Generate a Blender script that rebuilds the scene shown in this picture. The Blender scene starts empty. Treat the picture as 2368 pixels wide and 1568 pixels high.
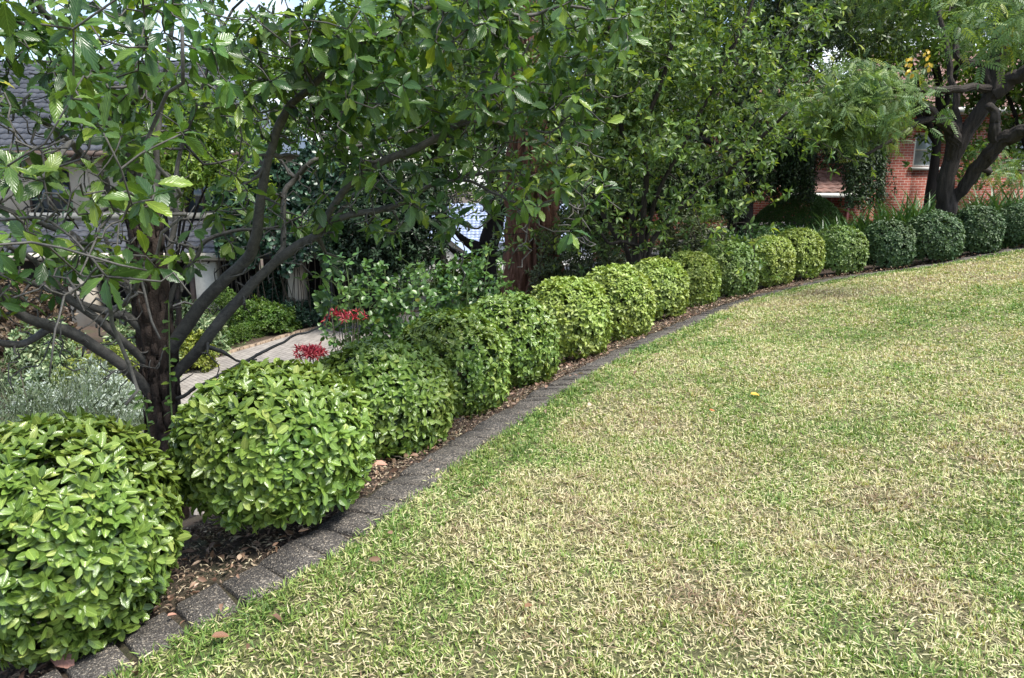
import bpy, math
import numpy as np
R = math.radians
rng = np.random.default_rng(11)
sc = bpy.context.scene
COL = sc.collection

# ------------------------------------------------------------------ camera model
F, CX, CY, PITCH = 1711.0, 1184.0, 784.0, R(12.0)
CAM = np.array([0.0, 0.0, 1.5])

def ray(u, v):
    x = (u - CX) / F; y = -(v - CY) / F
    return np.array([x, math.cos(PITCH) + y * math.sin(PITCH), -math.sin(PITCH) + y * math.cos(PITCH)])

def at(u, v, Y):                    # the world point seen at (u,v) that lies Y metres ahead
    r = ray(u, v)
    return CAM + r * (Y / r[1])

def px(rp, u, v, Y):                # a size in picture units turned into metres at that place
    return rp * (Y / ray(u, v)[1]) / F

# ------------------------------------------------------------------ mesh helpers
def norm(a):
    return a / np.maximum(np.linalg.norm(a, axis=-1, keepdims=True), 1e-9)

def make_mesh(name, V, loops, totals, attrs=None, smooth=False):
    me = bpy.data.meshes.new(name)
    V = np.asarray(V, dtype=np.float32)
    loops = np.asarray(loops, dtype=np.int32).ravel(); totals = np.asarray(totals, dtype=np.int32)
    me.vertices.add(len(V)); me.vertices.foreach_set('co', V.ravel())
    me.loops.add(len(loops)); me.loops.foreach_set('vertex_index', loops)
    me.polygons.add(len(totals))
    starts = np.concatenate([[0], np.cumsum(totals)[:-1]]).astype(np.int32)
    me.polygons.foreach_set('loop_start', starts)
    me.polygons.foreach_set('loop_total', totals)
    if smooth:
        me.polygons.foreach_set('use_smooth', np.ones(len(totals), dtype=bool))
    for k, arr in (attrs or {}).items():
        a = me.attributes.new(k, 'FLOAT_VECTOR', 'POINT')
        a.data.foreach_set('vector', np.asarray(arr, dtype=np.float32).ravel())
    me.update(calc_edges=True)
    return me

def link(name, me, mat=None, parent=None, loc=None):
    o = bpy.data.objects.new(name, me)
    COL.objects.link(o)
    if mat is not None and me is not None:
        me.materials.append(mat)
    if parent is not None:
        o.parent = parent
        o.matrix_parent_inverse = parent.matrix_world.inverted() if False else o.matrix_parent_inverse
    if loc is not None: o.location = loc
    return o

def tag(o, label=None, cat=None, group=None, kind=None):
    if label: o['label'] = label
    if cat: o['category'] = cat
    if group: o['group'] = group
    if kind: o['kind'] = kind
    return o

def empty(name, loc, label=None, cat=None, group=None):
    o = bpy.data.objects.new(name, None); o.empty_display_size = .2
    COL.objects.link(o); o.location = tuple(float(c) for c in loc)
    return tag(o, label, cat, group)

def part(name, me_args, mat, root, smooth=False):
    """mesh given in world coordinates, stored relative to its thing's base"""
    V, loops, totals, attrs = me_args
    off = np.array(root.location) if root is not None else np.zeros(3)
    pr = root
    while pr is not None and pr.parent is not None:
        pr = pr.parent; off = off + np.array(pr.location)
    me = make_mesh(name, np.asarray(V) - off, loops, totals, attrs, smooth)
    return link(name, me, mat, root)

class Geo:
    """collects polygons"""
    def __init__(s): s.V = []; s.L = []; s.T = []; s.A = []; s.n = 0
    def add(s, V, loops, totals, A=None):
        V = np.asarray(V, dtype=float).reshape(-1, 3)
        s.V.append(V); s.L.append(np.asarray(loops).ravel() + s.n); s.T.append(np.asarray(totals).ravel())
        s.A.append(np.zeros((len(V), 3)) if A is None else np.asarray(A).reshape(-1, 3)); s.n += len(V)
        return s
    def box(s, lo, hi):
        x0, y0, z0 = lo; x1, y1, z1 = hi
        V = [(x0,y0,z0),(x1,y0,z0),(x1,y1,z0),(x0,y1,z0),(x0,y0,z1),(x1,y0,z1),(x1,y1,z1),(x0,y1,z1)]
        L = [0,3,2,1, 4,5,6,7, 0,1,5,4, 1,2,6,5, 2,3,7,6, 3,0,4,7]
        return s.add(V, L, [4]*6)
    def poly(s, pts): return s.add(pts, list(range(len(pts))), [len(pts)])
    def out(s, key='leaf'):
        return (np.concatenate(s.V), np.concatenate(s.L), np.concatenate(s.T), {key: np.concatenate(s.A)})

# leaf templates: (verts[k,3] along/across/normal, loops, totals)
def tpl_leaf():
    V = np.array([(0,0,0),(.38,0,-.02),(.72,0,-.03),(1,0,-.10),(.30,.5,.10),(.66,.46,.05),(.30,-.5,.10),(.66,-.46,.05)], float)
    L = [0,6,1, 1,6,7,2, 2,7,3, 0,1,4, 1,2,5,4, 2,3,5]
    return V, np.array(L), np.array([3,4,3,3,4,3])
def tpl_oval():
    V = np.array([(0,0,0),(.5,0,-.02),(1,0,-.06),(.2,.42,.06),(.62,.5,.07),(.9,.26,.0),(.2,-.42,.06),(.62,-.5,.07),(.9,-.26,.0)], float)
    L = [0,6,7,1, 1,7,8,2, 0,1,4,3, 1,2,5,4]
    return V, np.array(L), np.array([4,4,4,4])
def tpl_diamond():
    V = np.array([(0,0,0),(.45,.5,.12),(1,0,-.08),(.45,-.5,.12)], float)
    return V, np.array([0,3,2, 0,2,1]), np.array([3,3])
def tpl_toothed(lobe=.0):
    ts = np.linspace(0, 1, 8)
    prof = [.0, .21, .40, .53, .58, .51, .33, .0]
    V = []; mid = []; Lo = []; Li = []; Ro = []; Ri = []
    for i, t in enumerate(ts):
        mid.append(len(V)); V.append((t, 0, -.13 * t * t))
    for sgn, O, I in ((1, Lo, Li), (-1, Ro, Ri)):
        for i in range(1, 7):
            t = ts[i]; w = prof[i] * (1 + (lobe if i in (3, 5) else -lobe * .4))
            I.append(len(V)); V.append((t - .04, sgn * w * .90, .10 * w - .13 * t * t + .012 * (-1) ** i))
            O.append(len(V)); V.append((t + .025, sgn * w, .13 * w - .13 * t * t - .012 * (-1) ** i))
    loops = []; tot = []
    def face(f, flip):
        f = f[::-1] if flip else f
        loops.extend(f); tot.append(len(f))
    for O, I, fl in ((Lo, Li, False), (Ro, Ri, True)):
        face([mid[0], mid[1], O[0], I[0]], fl)
        for i in range(5):
            face([mid[i+1], mid[i+2], O[i+1], I[i+1], O[i]], fl)
        face([mid[6], mid[7], O[5]], fl)
    return np.array(V, float), np.array(loops), np.array(tot)
def tpl_blade():
    V = np.array([(0,-.5,0),(0,.5,0),(.55,-.46,.035),(.55,.46,.035),(1,0,.0)], float)
    return V, np.array([0,2,3,1, 2,4,3]), np.array([4,3])
def tpl_pinnate(n=6):
    V = []; loops = []; tot = []
    def leaflet(bx, by, dx, dy, L, W, droop):
        b = len(V); px_, py_ = -dy, dx
        V.extend([(bx, by, 0), (bx + dx*L*.35 + px_*W, by + dy*L*.35 + py_*W, -.2*droop*L), (bx + dx*L*.75 + px_*W*.7, by + dy*L*.75 + py_*W*.7, -.5*droop*L), (bx + dx*L, by + dy*L, -droop*L),
                  (bx + dx*L*.75 - px_*W*.7, by + dy*L*.75 - py_*W*.7, -.5*droop*L), (bx + dx*L*.35 - px_*W, by + dy*L*.35 - py_*W, -.2*droop*L)])
        loops.extend([b, b+5, b+4, b+3, b+2, b+1]); tot.append(6)
    for i in range(n):
        t = .14 + .78 * i / n
        s = .27 * (1 - .35 * abs(t - .45))
        for sg in (1, -1): leaflet(t, sg*.01, .52, sg*.85, s * .85, .040, .35)
    leaflet(.93, 0, 1, 0, .2, .045, .3)
    b = len(V); V.extend([(0,-.007,0),(0,.007,0),(.95,.004,0),(.95,-.004,0)]); loops.extend([b,b+3,b+2,b+1]); tot.append(4)
    V = np.array(V, float); V[:, 2] -= .18 * V[:, 0] ** 2
    return V, np.array(loops), np.array(tot)
LEAF, OVAL, DIAM, TOOTH, TOOTHL, BLADE, PINN = tpl_leaf(), tpl_oval(), tpl_diamond(), tpl_toothed(0), tpl_toothed(.10), tpl_blade(), tpl_pinnate()

def leaves(tpl, P, A, U, L, W, rnd, curl=None):
    """instances of a leaf template as real faces. W = width/length ratio"""
    tv, tl, tt = tpl
    n = len(P); k = len(tv)
    A = norm(A); S = norm(np.cross(U, A)); N = np.cross(A, S)
    L = np.broadcast_to(L, (n,)); W = np.broadcast_to(W, (n,))
    c = np.zeros(n) if curl is None else np.broadcast_to(curl, (n,))
    tz = tv[None, :, 2] - c[:, None] * tv[None, :, 0] ** 2
    V = P[:, None, :] + L[:, None, None] * (tv[None, :, 0, None] * A[:, None, :] + (tv[None, :, 1] * W[:, None])[..., None] * S[:, None, :] + tz[..., None] * N[:, None, :])
    loops = (tl[None, :] + (np.arange(n) * k)[:, None]).ravel()
    totals = np.tile(tt, n)
    at_ = np.empty((n, k, 3)); at_[:, :, 0] = tv[None, :, 0]; at_[:, :, 1] = tv[None, :, 1]; at_[:, :, 2] = np.broadcast_to(rnd, (n,))[:, None]
    return V.reshape(-1, 3), loops, totals, at_.reshape(-1, 3)

def rosettes(C, D, k, L, th=(35, 85), g=rng, jl=.2, w=.5):
    """whorls of k leaves at shoot tips C pointing along D -> P,A,U,L"""
    n = len(C); D = norm(D)
    ref = np.where(np.abs(D[:, 2:3]) > .9, np.array([[1., 0, 0]]), np.array([[0, 0, 1.]]))
    X = norm(np.cross(D, ref)); Y = np.cross(D, X)
    i = np.arange(k)[None, :]
    phi = g.uniform(0, 6.28, (n, 1)) + i * 2.4 + g.normal(0, .2, (n, k))
    t = R(th[0]) + (R(th[1]) - R(th[0])) * (i / max(k - 1, 1)) + g.normal(0, .17, (n, k))
    p = np.cos(phi)[..., None] * X[:, None] + np.sin(phi)[..., None] * Y[:, None]
    A = np.cos(t)[..., None] * D[:, None] + np.sin(t)[..., None] * p
    U = D[:, None] + .001 + g.normal(0, .18, (n, k, 3)) - 0 * A
    LL = L * g.uniform(1 - jl, 1 + jl, (n, k)) if np.isscalar(L) else np.asarray(L)[:, None] * g.uniform(1 - jl, 1 + jl, (n, k))
    P = C[:, None] + A * (.12 * LL)[..., None]
    return P.reshape(-1, 3), A.reshape(-1, 3), U.reshape(-1, 3), LL.ravel()

def catmull(P, n):
    P = np.asarray(P, float)
    if len(P) < 3:
        t = np.linspace(0, 1, n + 1)[:, None]; return P[0] * (1 - t) + P[-1] * t
    Q = np.vstack([2 * P[0] - P[1], P, 2 * P[-1] - P[-2]])
    out = []
    for i in range(len(P) - 1):
        a, b, c, d = Q[i:i + 4]
        for t in np.linspace(0, 1, n, endpoint=False):
            out.append(.5 * (2*b + (c - a)*t + (2*a - 5*b + 4*c - d)*t*t + (3*b - a - 3*c + d)*t**3))
    out.append(P[-1]); return np.array(out)

def tube(geo, path, rad, sides=7, ridge=0, g=rng, cap=True):
    lo_, hi_ = (10, 34) if sides > 80 else (4, 12)
    path = np.asarray(path, float); n = len(path); rad = np.broadcast_to(rad, (n,))
    T = norm(np.gradient(path, axis=0))
    ref = np.array([0, 0, 1.]) if abs(T[:, 2]).mean() < .8 else np.array([0, 1., 0])
    X = norm(np.cross(T, ref[None])); Y = np.cross(T, X)
    a = np.linspace(0, 2 * np.pi, sides, endpoint=False)
    rr = np.ones((n, sides))
    if ridge:
        s = np.concatenate([[0], np.cumsum(np.linalg.norm(np.diff(path, axis=0), axis=1))])[:, None]
        for q in range(7):
            m = g.integers(lo_, hi_); rr += ridge * g.uniform(.25, .5) * np.sin(m * a[None] + g.uniform(0, 6) + 1.6 * np.sin(s * g.uniform(2, 9) + g.uniform(0, 6)))
        rr += ridge * .5 * g.normal(0, 1, (n, sides)) * .6
    V = path[:, None] + (rad[:, None] * rr)[..., None] * (np.cos(a)[None, :, None] * X[:, None] + np.sin(a)[None, :, None] * Y[:, None])
    i = np.arange(n - 1)[:, None]; j = np.arange(sides)[None]; j2 = (j + 1) % sides
    q = np.stack([i*sides + j, i*sides + j2, (i+1)*sides + j2, (i+1)*sides + j], -1).reshape(-1)
    tot = [4] * ((n - 1) * sides)
    L = q
    if cap:
        L = np.concatenate([q, (n-1)*sides + np.arange(sides)]); tot = tot + [sides]
    geo.add(V.reshape(-1, 3), L, tot)

# ------------------------------------------------------------------ materials
def new_mat(name):
    m = bpy.data.materials.new(name); m.use_nodes = True
    nt = m.node_tree
    for n in list(nt.nodes): nt.nodes.remove(n)
    out = nt.nodes.new('ShaderNodeOutputMaterial')
    b = nt.nodes.new('ShaderNodeBsdfPrincipled'); nt.links.new(b.outputs[0], out.inputs[0])
    return m, nt, b, out
def ramp(nt, fac, stops, interp='LINEAR'):
    r = nt.nodes.new('ShaderNodeValToRGB'); r.color_ramp.interpolation = interp
    e = r.color_ramp.elements
    while len(e) < len(stops): e.new(.5)
    for el, (p, c) in zip(e, stops): el.position = p; el.color = (*c, 1)
    nt.links.new(fac, r.inputs[0]); return r.outputs[0]
def noise(nt, scale, detail=4, rough=.55, vec=None, dist=0):
    n = nt.nodes.new('ShaderNodeTexNoise'); n.inputs['Scale'].default_value = scale; n.inputs['Detail'].default_value = detail
    n.inputs['Roughness'].default_value = rough; n.inputs['Distortion'].default_value = dist
    if vec is not None: nt.links.new(vec, n.inputs['Vector'])
    return n.outputs[0]
def math_(nt, op, a, b=None, c=None):
    m = nt.nodes.new('ShaderNodeMath'); m.operation = op
    for i, v in enumerate((a, b, c)):
        if v is None: continue
        if isinstance(v, (int, float)): m.inputs[i].default_value = v
        else: nt.links.new(v, m.inputs[i])
    return m.outputs[0]
def mixc(nt, f, a, b, mode='MIX'):
    m = nt.nodes.new('ShaderNodeMix'); m.data_type = 'RGBA'; m.blend_type = mode
    for sock, v in ((m.inputs[0], f), (m.inputs[6], a), (m.inputs[7], b)):
        if isinstance(v, (int, float)): sock.default_value = v
        elif isinstance(v, tuple): sock.default_value = (*v, 1)
        else: nt.links.new(v, sock)
    return m.outputs[2]
def objco(nt, scale=(1, 1, 1), geom=False):
    if geom:
        src = nt.nodes.new('ShaderNodeNewGeometry').outputs['Position']
    else:
        src = nt.nodes.new('ShaderNodeTexCoord').outputs['Object']
    mp = nt.nodes.new('ShaderNodeMapping'); mp.inputs['Scale'].default_value = scale
    nt.links.new(src, mp.inputs[0]); return mp.outputs[0]
def bump(nt, b, h, strength=.4, dist=.01):
    n = nt.nodes.new('ShaderNodeBump'); n.inputs['Strength'].default_value = strength; n.inputs['Distance'].default_value = dist
    nt.links.new(h, n.inputs['Height']); nt.links.new(n.outputs[0], b.inputs['Normal'])

def leafmat(name, stops, rough=.38, trans=.28, vein=0.0, spec=.5, patch=.25, tcol=(1.25, 1.2, .5)):
    m, nt, b, out = new_mat(name)
    at_ = nt.nodes.new('ShaderNodeAttribute'); at_.attribute_name = 'leaf'
    sp = nt.nodes.new('ShaderNodeSeparateXYZ'); nt.links.new(at_.outputs['Vector'], sp.inputs[0])
    col = ramp(nt, sp.outputs[2], stops)
    # blotches in leaf colour over the plant
    pn = noise(nt, 2.2, 2, .5, objco(nt, geom=True))
    hsv = nt.nodes.new('ShaderNodeHueSaturation'); nt.links.new(col, hsv.inputs['Color'])
    nt.links.new(math_(nt, 'MULTIPLY_ADD', pn, patch * 2, 1 - patch), hsv.inputs['Value'])
    nt.links.new(math_(nt, 'MULTIPLY_ADD', pn, .06, .47), hsv.inputs['Hue'])
    col = hsv.outputs[0]
    if vein:
        ay = math_(nt, 'ABSOLUTE', sp.outputs[1])
        mid = math_(nt, 'LESS_THAN', ay, .035)
        w = math_(nt, 'SINE', math_(nt, 'MULTIPLY', math_(nt, 'SUBTRACT', sp.outputs[0], math_(nt, 'MULTIPLY', ay, .75)), 44.))
        lat = math_(nt, 'GREATER_THAN', w, .86)
        f = math_(nt, 'MULTIPLY', math_(nt, 'MAXIMUM', mid, math_(nt, 'MULTIPLY', lat, .55)), vein)
        col = mixc(nt, f, col, mixc(nt, 1.0, col, (1.9, 1.7, 1.9), 'MULTIPLY'))
        bump(nt, b, w, .25, .002)
    nt.links.new(col, b.inputs['Base Color'])
    b.inputs['Roughness'].default_value = rough; b.inputs['Specular IOR Level'].default_value = spec
    if trans:
        tr = nt.nodes.new('ShaderNodeBsdfTranslucent'); nt.links.new(mixc(nt, 1.0, col, tcol, 'MULTIPLY'), tr.inputs[0])
        mx = nt.nodes.new('ShaderNodeMixShader'); mx.inputs[0].default_value = trans
        nt.links.new(b.outputs[0], mx.inputs[1]); nt.links.new(tr.outputs[0], mx.inputs[2]); nt.links.new(mx.outputs[0], out.inputs[0])
    return m

def barkmat(name, c0, c1, scale=14, st=.3, bs=.9, bd=.02, rough=.85):
    m, nt, b, out = new_mat(name)
    n1 = noise(nt, scale, 6, .65, objco(nt, (1, 1, st)), .6)
    n2 = noise(nt, scale * 5, 3, .6, objco(nt))
    f = math_(nt, 'MULTIPLY_ADD', n2, .35, math_(nt, 'MULTIPLY', n1, .75))
    nt.links.new(ramp(nt, f, [(.32, c0), (.72, c1)]), b.inputs['Base Color'])
    b.inputs['Roughness'].default_value = rough; b.inputs['Specular IOR Level'].default_value = .25
    bump(nt, b, f, bs, bd); return m

def plain(name, c, rough=.6, var=.25, scale=6, bs=.15, spec=.4, metal=0):
    m, nt, b, out = new_mat(name)
    n1 = noise(nt, scale, 5, .6, objco(nt))
    nt.links.new(ramp(nt, n1, [(.3, tuple(x * (1 - var) for x in c)), (.7, tuple(min(1, x * (1 + var)) for x in c))]), b.inputs['Base Color'])
    b.inputs['Roughness'].default_value = rough; b.inputs['Specular IOR Level'].default_value = spec; b.inputs['Metallic'].default_value = metal
    if bs: bump(nt, b, noise(nt, scale * 12, 3, .6, objco(nt)), bs, .004)
    return m

M = {}
# clipped shrub foliage: fresh, yellow-green, mid, shaded
M['ball_a'] = leafmat('shrub_leaf_fresh', [(0, (.026, .060, .012)), (.35, (.085, .148, .026)), (.8, (.165, .245, .045)), (1, (.28, .34, .085))], .22, .18, .8)
M['ball_b'] = leafmat('shrub_leaf_yellow_green', [(0, (.045, .085, .014)), (.35, (.16, .23, .04)), (.8, (.27, .35, .07)), (1, (.36, .42, .12))], .32, .22, .8)
M['ball_c'] = leafmat('shrub_leaf_mid', [(0, (.03, .065, .016)), (.4, (.10, .165, .038)), (1, (.21, .30, .075))], .32, .2, .8)
M['ball_d'] = leafmat('shrub_leaf_shaded', [(0, (.016, .042, .014)), (.5, (.045, .09, .03)), (1, (.10, .16, .055))], .45, .15, .5)  # tree shade over the far balls put into the leaf colour
M['medlar'] = leafmat('toothed_leaf_green', [(0, (.025, .06, .02)), (.4, (.055, .12, .03)), (.75, (.11, .20, .035)), (.93, (.22, .31, .04)), (1, (.40, .38, .05))], .28, .36, .7, patch=.2)
M['medlar_far'] = leafmat('toothed_leaf_grey_green', [(0, (.04, .08, .022)), (.5, (.095, .165, .04)), (.88, (.18, .27, .055)), (1, (.32, .40, .07))], .42, .34, .0, spec=.45)
M['tree_mid'] = leafmat('leaf_mid_green', [(0, (.035, .08, .016)), (.6, (.09, .17, .03)), (1, (.18, .28, .045))], .45, .4)
M['tree_light'] = leafmat('leaf_light_green', [(0, (.06, .13, .02)), (.6, (.15, .25, .04)), (1, (.28, .38, .07))], .45, .5)
M['tree_dark'] = leafmat('leaf_dark_green', [(0, (.008, .022, .008)), (.6, (.018, .045, .016)), (1, (.04, .08, .03))], .5, .12)
M['ivy'] = leafmat('leaf_ivy_blue_green', [(0, (.012, .035, .02)), (.6, (.03, .075, .04)), (1, (.07, .14, .08))], .35, .12)
M['grey_conifer'] = leafmat('needle_grey_green', [(0, (.05, .075, .045)), (1, (.14, .18, .11))], .6, .15)
M['pinnate'] = leafmat('pinnate_leaf_green', [(0, (.06, .12, .045)), (.5, (.13, .22, .075)), (.93, (.24, .33, .08)), (1, (.34, .38, .07))], .5, .42)
M['yellow'] = leafmat('leaf_yellow', [(0, (.45, .30, .03)), (1, (.75, .52, .06))], .5, .3)
M['weeping'] = leafmat('weeping_leaf_dark', [(0, (.012, .028, .009)), (.6, (.035, .07, .018)), (1, (.11, .16, .04))], .5, .18)
M['rose'] = leafmat('rose_leaf', [(0, (.035, .09, .025)), (.6, (.09, .18, .04)), (.92, (.13, .24, .05)), (1, (.4, .38, .06))], .36, .25)
M['crimson'] = leafmat('crimson_leaf', [(0, (.16, .015, .02)), (.6, (.42, .04, .06)), (1, (.55, .12, .13))], .5, .35, tcol=(1.3, .4, .4))
M['wispy'] = leafmat('wispy_leaf', [(0, (.04, .075, .03)), (1, (.12, .16, .07))], .6, .15)
M['silver'] = leafmat('silver_leaf', [(0, (.16, .21, .17)), (1, (.50, .56, .50))], .6, .15)
M['varieg'] = leafmat('variegated_leaf', [(0, (.05, .10, .04)), (.5, (.16, .24, .10)), (1, (.5, .55, .33))], .5, .2)
M['lime'] = leafmat('lime_leaf', [(0, (.07, .12, .015)), (1, (.32, .36, .06))], .5, .25)
M['copper'] = leafmat('copper_leaf', [(0, (.05, .035, .02)), (.6, (.12, .08, .05)), (1, (.22, .16, .10))], .5, .2)
M['strap'] = leafmat('strap_leaf', [(0, (.03, .08, .025)), (1, (.11, .20, .06))], .38, .18)
M['dome'] = leafmat('dome_leaf', [(0, (.03, .075, .012)), (1, (.09, .17, .03))], .6, .12)
M['olive'] = leafmat('olive_bush_leaf', [(0, (.035, .05, .02)), (.6, (.08, .11, .035)), (1, (.17, .19, .07))], .5, .2)
M['grass'] = leafmat('grass_blade', [(0, (.06, .13, .025)), (.28, (.14, .24, .045)), (.46, (.25, .35, .08)), (.56, (.46, .45, .20)), (.74, (.66, .60, .38)), (.88, (.50, .42, .27)), (1, (.22, .15, .09))], .55, .25, patch=.12)
M['litter'] = leafmat('dead_leaf', [(0, (.05, .03, .02)), (.5, (.16, .09, .055)), (.85, (.30, .19, .13)), (1, (.48, .38, .28))], .6, .1)
M['chips'] = leafmat('mulch_chip', [(0, (.05, .033, .024)), (.45, (.15, .10, .07)), (.75, (.32, .24, .16)), (1, (.70, .62, .44))], .8, 0)
M['orange'] = leafmat('orange_leaf', [(0, (.65, .28, .03)), (1, (.75, .32, .04))], .5, .2)
M['redleaf'] = leafmat('red_leaf', [(0, (.55, .10, .02)), (1, (.6, .14, .03))], .5, .2)
M['pinkleaf'] = leafmat('pink_brown_leaf', [(0, (.38, .19, .14)), (1, (.42, .22, .16))], .6, .1, .3)
M['brownleaf'] = leafmat('brown_leaf', [(0, (.14, .06, .03)), (1, (.22, .11, .06))], .6, .1, .3)

M['bark_dark'] = barkmat('bark_dark_flaking', (.009, .007, .006), (.07, .05, .04), 22, .25, 1.0, .03)
M['bark_grey'] = barkmat('bark_smooth_grey', (.026, .025, .024), (.12, .114, .102), 30, 1.0, .5, .006, .6)
M['bark_red'] = barkmat('bark_red_fibrous', (.022, .012, .009), (.24, .12, .08), 24, .05, 1.0, .05)
M['bark_brown'] = barkmat('bark_brown_furrowed', (.010, .009, .007), (.06, .05, .042), 24, .13, 1.0, .03)
M['bark_black'] = barkmat('bark_black', (.006, .005, .005), (.022, .018, .016), 20, .3, .8, .02)
M['twig'] = barkmat('twig_bark', (.03, .026, .02), (.10, .085, .065), 40, 1, .3, .004)
M['greenstem'] = barkmat('green_stem', (.05, .09, .03), (.12, .17, .06), 40, 1, .2, .004)

def ground_mat():
    m, nt, b, out = new_mat('mulched_soil')
    co = objco(nt, geom=True)
    n1 = noise(nt, 1.2, 5, .6, co); n2 = noise(nt, 38, 6, .75, co, 1.5)
    c = ramp(nt, n2, [(.30, (.018, .012, .009)), (.5, (.07, .046, .032)), (.66, (.16, .11, .075)), (.75, (.32, .24, .16))])
    g = ramp(nt, noise(nt, 30, 5, .7, co), [(.35, (.02, .04, .01)), (.7, (.08, .12, .03))])
    c = mixc(nt, ramp(nt, n1, [(.50, (0, 0, 0)), (.64, (.6, .6, .6))]), c, g)
    nt.links.new(c, b.inputs['Base Color']); b.inputs['Roughness'].default_value = .95
    bump(nt, b, n2, 1.0, .03); return m
def lawn_mat():
    m, nt, b, out = new_mat('thatch')
    co = objco(nt, geom=True)
    n2 = noise(nt, 60, 6, .75, co, 1.0); n1 = noise(nt, 1.5, 4, .6, co)
    c = ramp(nt, n2, [(.3, (.035, .028, .016)), (.48, (.13, .115, .055)), (.62, (.34, .29, .16)), (.75, (.5, .44, .28))])
    g = ramp(nt, n2, [(.3, (.02, .035, .008)), (.5, (.08, .12, .02)), (.7, (.2, .26, .06))])
    c = mixc(nt, ramp(nt, n1, [(.4, (.15, .15, .15)), (.65, (.75, .75, .75))]), c, g)
    nt.links.new(c, b.inputs['Base Color']); b.inputs['Roughness'].default_value = .95
    bump(nt, b, n2, 1.0, .02); return m
def aggregate_mat():
    m, nt, b, out = new_mat('exposed_aggregate_concrete')
    co = objco(nt, geom=True)
    v = nt.nodes.new('ShaderNodeTexVoronoi'); v.inputs['Scale'].default_value = 170; nt.links.new(co, v.inputs['Vector'])
    sp = nt.nodes.new('ShaderNodeSeparateColor'); nt.links.new(v.outputs['Color'], sp.inputs[0])
    st = ramp(nt, sp.outputs[0], [(.0, (.075, .072, .068)), (.5, (.13, .125, .118)), (.76, (.19, .18, .165)), (.88, (.36, .33, .28)), (1, (.52, .48, .41))])
    edge = ramp(nt, v.outputs['Distance'], [(.35, (1, 1, 1)), (.65, (.35, .33, .32))])
    c = mixc(nt, 1.0, st, edge, 'MULTIPLY')
    blot = ramp(nt, noise(nt, 5, 5, .65, co), [(.35, (.55, .52, .50)), (.65, (1.1, 1.05, 1.0))])
    c = mixc(nt, 1.0, c, blot, 'MULTIPLY')
    nt.links.new(c, b.inputs['Base Color']); b.inputs['Roughness'].default_value = .9
    h = math_(nt, 'SUBTRACT', 1.0, v.outputs['Distance'])
    bump(nt, b, h, .8, .006); return m
def brick_mat(name, c1, c2, mortar, bw=.24, rh=.086, ms=.008, flat=False, rot=0, off=.5):
    m, nt, b, out = new_mat(name)
    geo = nt.nodes.new('ShaderNodeNewGeometry')
    sp = nt.nodes.new('ShaderNodeSeparateXYZ'); nt.links.new(geo.outputs['Position'], sp.inputs[0])
    cb = nt.nodes.new('ShaderNodeCombineXYZ')
    if flat:
        nt.links.new(sp.outputs[0], cb.inputs[0]); nt.links.new(sp.outputs[1], cb.inputs[1])
    else:
        nt.links.new(math_(nt, 'ADD', sp.outputs[0], sp.outputs[1]), cb.inputs[0]); nt.links.new(sp.outputs[2], cb.inputs[1])
    vec = cb.outputs[0]
    if rot:
        mp = nt.nodes.new('ShaderNodeMapping'); mp.inputs['Rotation'].default_value = (0, 0, rot); nt.links.new(vec, mp.inputs[0]); vec = mp.outputs[0]
    t = nt.nodes.new('ShaderNodeTexBrick'); nt.links.new(vec, t.inputs['Vector']); t.offset = off
    t.inputs['Scale'].default_value = 1; t.inputs['Brick Width'].default_value = bw; t.inputs['Row Height'].default_value = rh
    t.inputs['Mortar Size'].default_value = ms; t.inputs['Mortar Smooth'].default_value = .15; t.inputs['Bias'].default_value = 0
    t.inputs['Color1'].default_value = (*c1, 1); t.inputs['Color2'].default_value = (*c2, 1); t.inputs['Mortar'].default_value = (*mortar, 1)
    n1 = noise(nt, 3, 5, .6, objco(nt, geom=True))
    c = mixc(nt, 1.0, t.outputs['Color'], ramp(nt, n1, [(.3, (.75, .72, .72)), (.7, (1.15, 1.12, 1.1))]), 'MULTIPLY')
    nt.links.new(c, b.inputs['Base Color']); b.inputs['Roughness'].default_value = .88
    bump(nt, b, math_(nt, 'SUBTRACT', 1.0, t.outputs['Fac']), .5, .006); return m
def tile_mat(name, c, rough=.35):
    m, nt, b, out = new_mat(name)
    n1 = noise(nt, 2.5, 5, .6, objco(nt))
    nt.links.new(ramp(nt, n1, [(.3, tuple(x * .6 for x in c)), (.7, tuple(x * 1.5 for x in c))]), b.inputs['Base Color'])
    b.inputs['Roughness'].default_value = rough; return m
def glass_mat():
    m, nt, b, out = new_mat('window_glass')
    b.inputs['Base Color'].default_value = (.03, .04, .045, 1); b.inputs['Roughness'].default_value = .06; b.inputs['Specular IOR Level'].default_value = .8
    return m
M['soil'] = ground_mat(); M['lawn'] = lawn_mat(); M['aggregate'] = aggregate_mat()
M['brick'] = brick_mat('red_brick', (.33, .08, .055), (.43, .125, .085), (.52, .42, .36), .24, .086, .009)
M['paver'] = brick_mat('driveway_pavers', (.26, .245, .225), (.32, .30, .275), (.13, .12, .11), .23, .115, .008, True, .75)
M['edgebrick'] = brick_mat('edging_brick', (.26, .20, .14), (.33, .26, .19), (.10, .07, .05), .24, .2, .012, True, .0, 0)
M['tile_dark'] = tile_mat('glazed_dark_roof_tile', (.06, .062, .07), .22)
M['tile_red'] = tile_mat('terracotta_roof_tile', (.19, .10, .08), .7)
M['tile_blue'] = tile_mat('pale_blue_roof', (.25, .30, .42), .5)
M['cream'] = plain('cream_painted_brick', (.62, .57, .47), .7, .12, 8, .4)
M['cream_wall'] = plain('cream_render', (.52, .46, .37), .8, .12, 3, .3)
M['white'] = plain('white_paint', (.74, .73, .68), .5, .08, 5, .1)
M['timber'] = plain('brown_timber', (.075, .05, .038), .6, .3, 8, .3)
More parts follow.
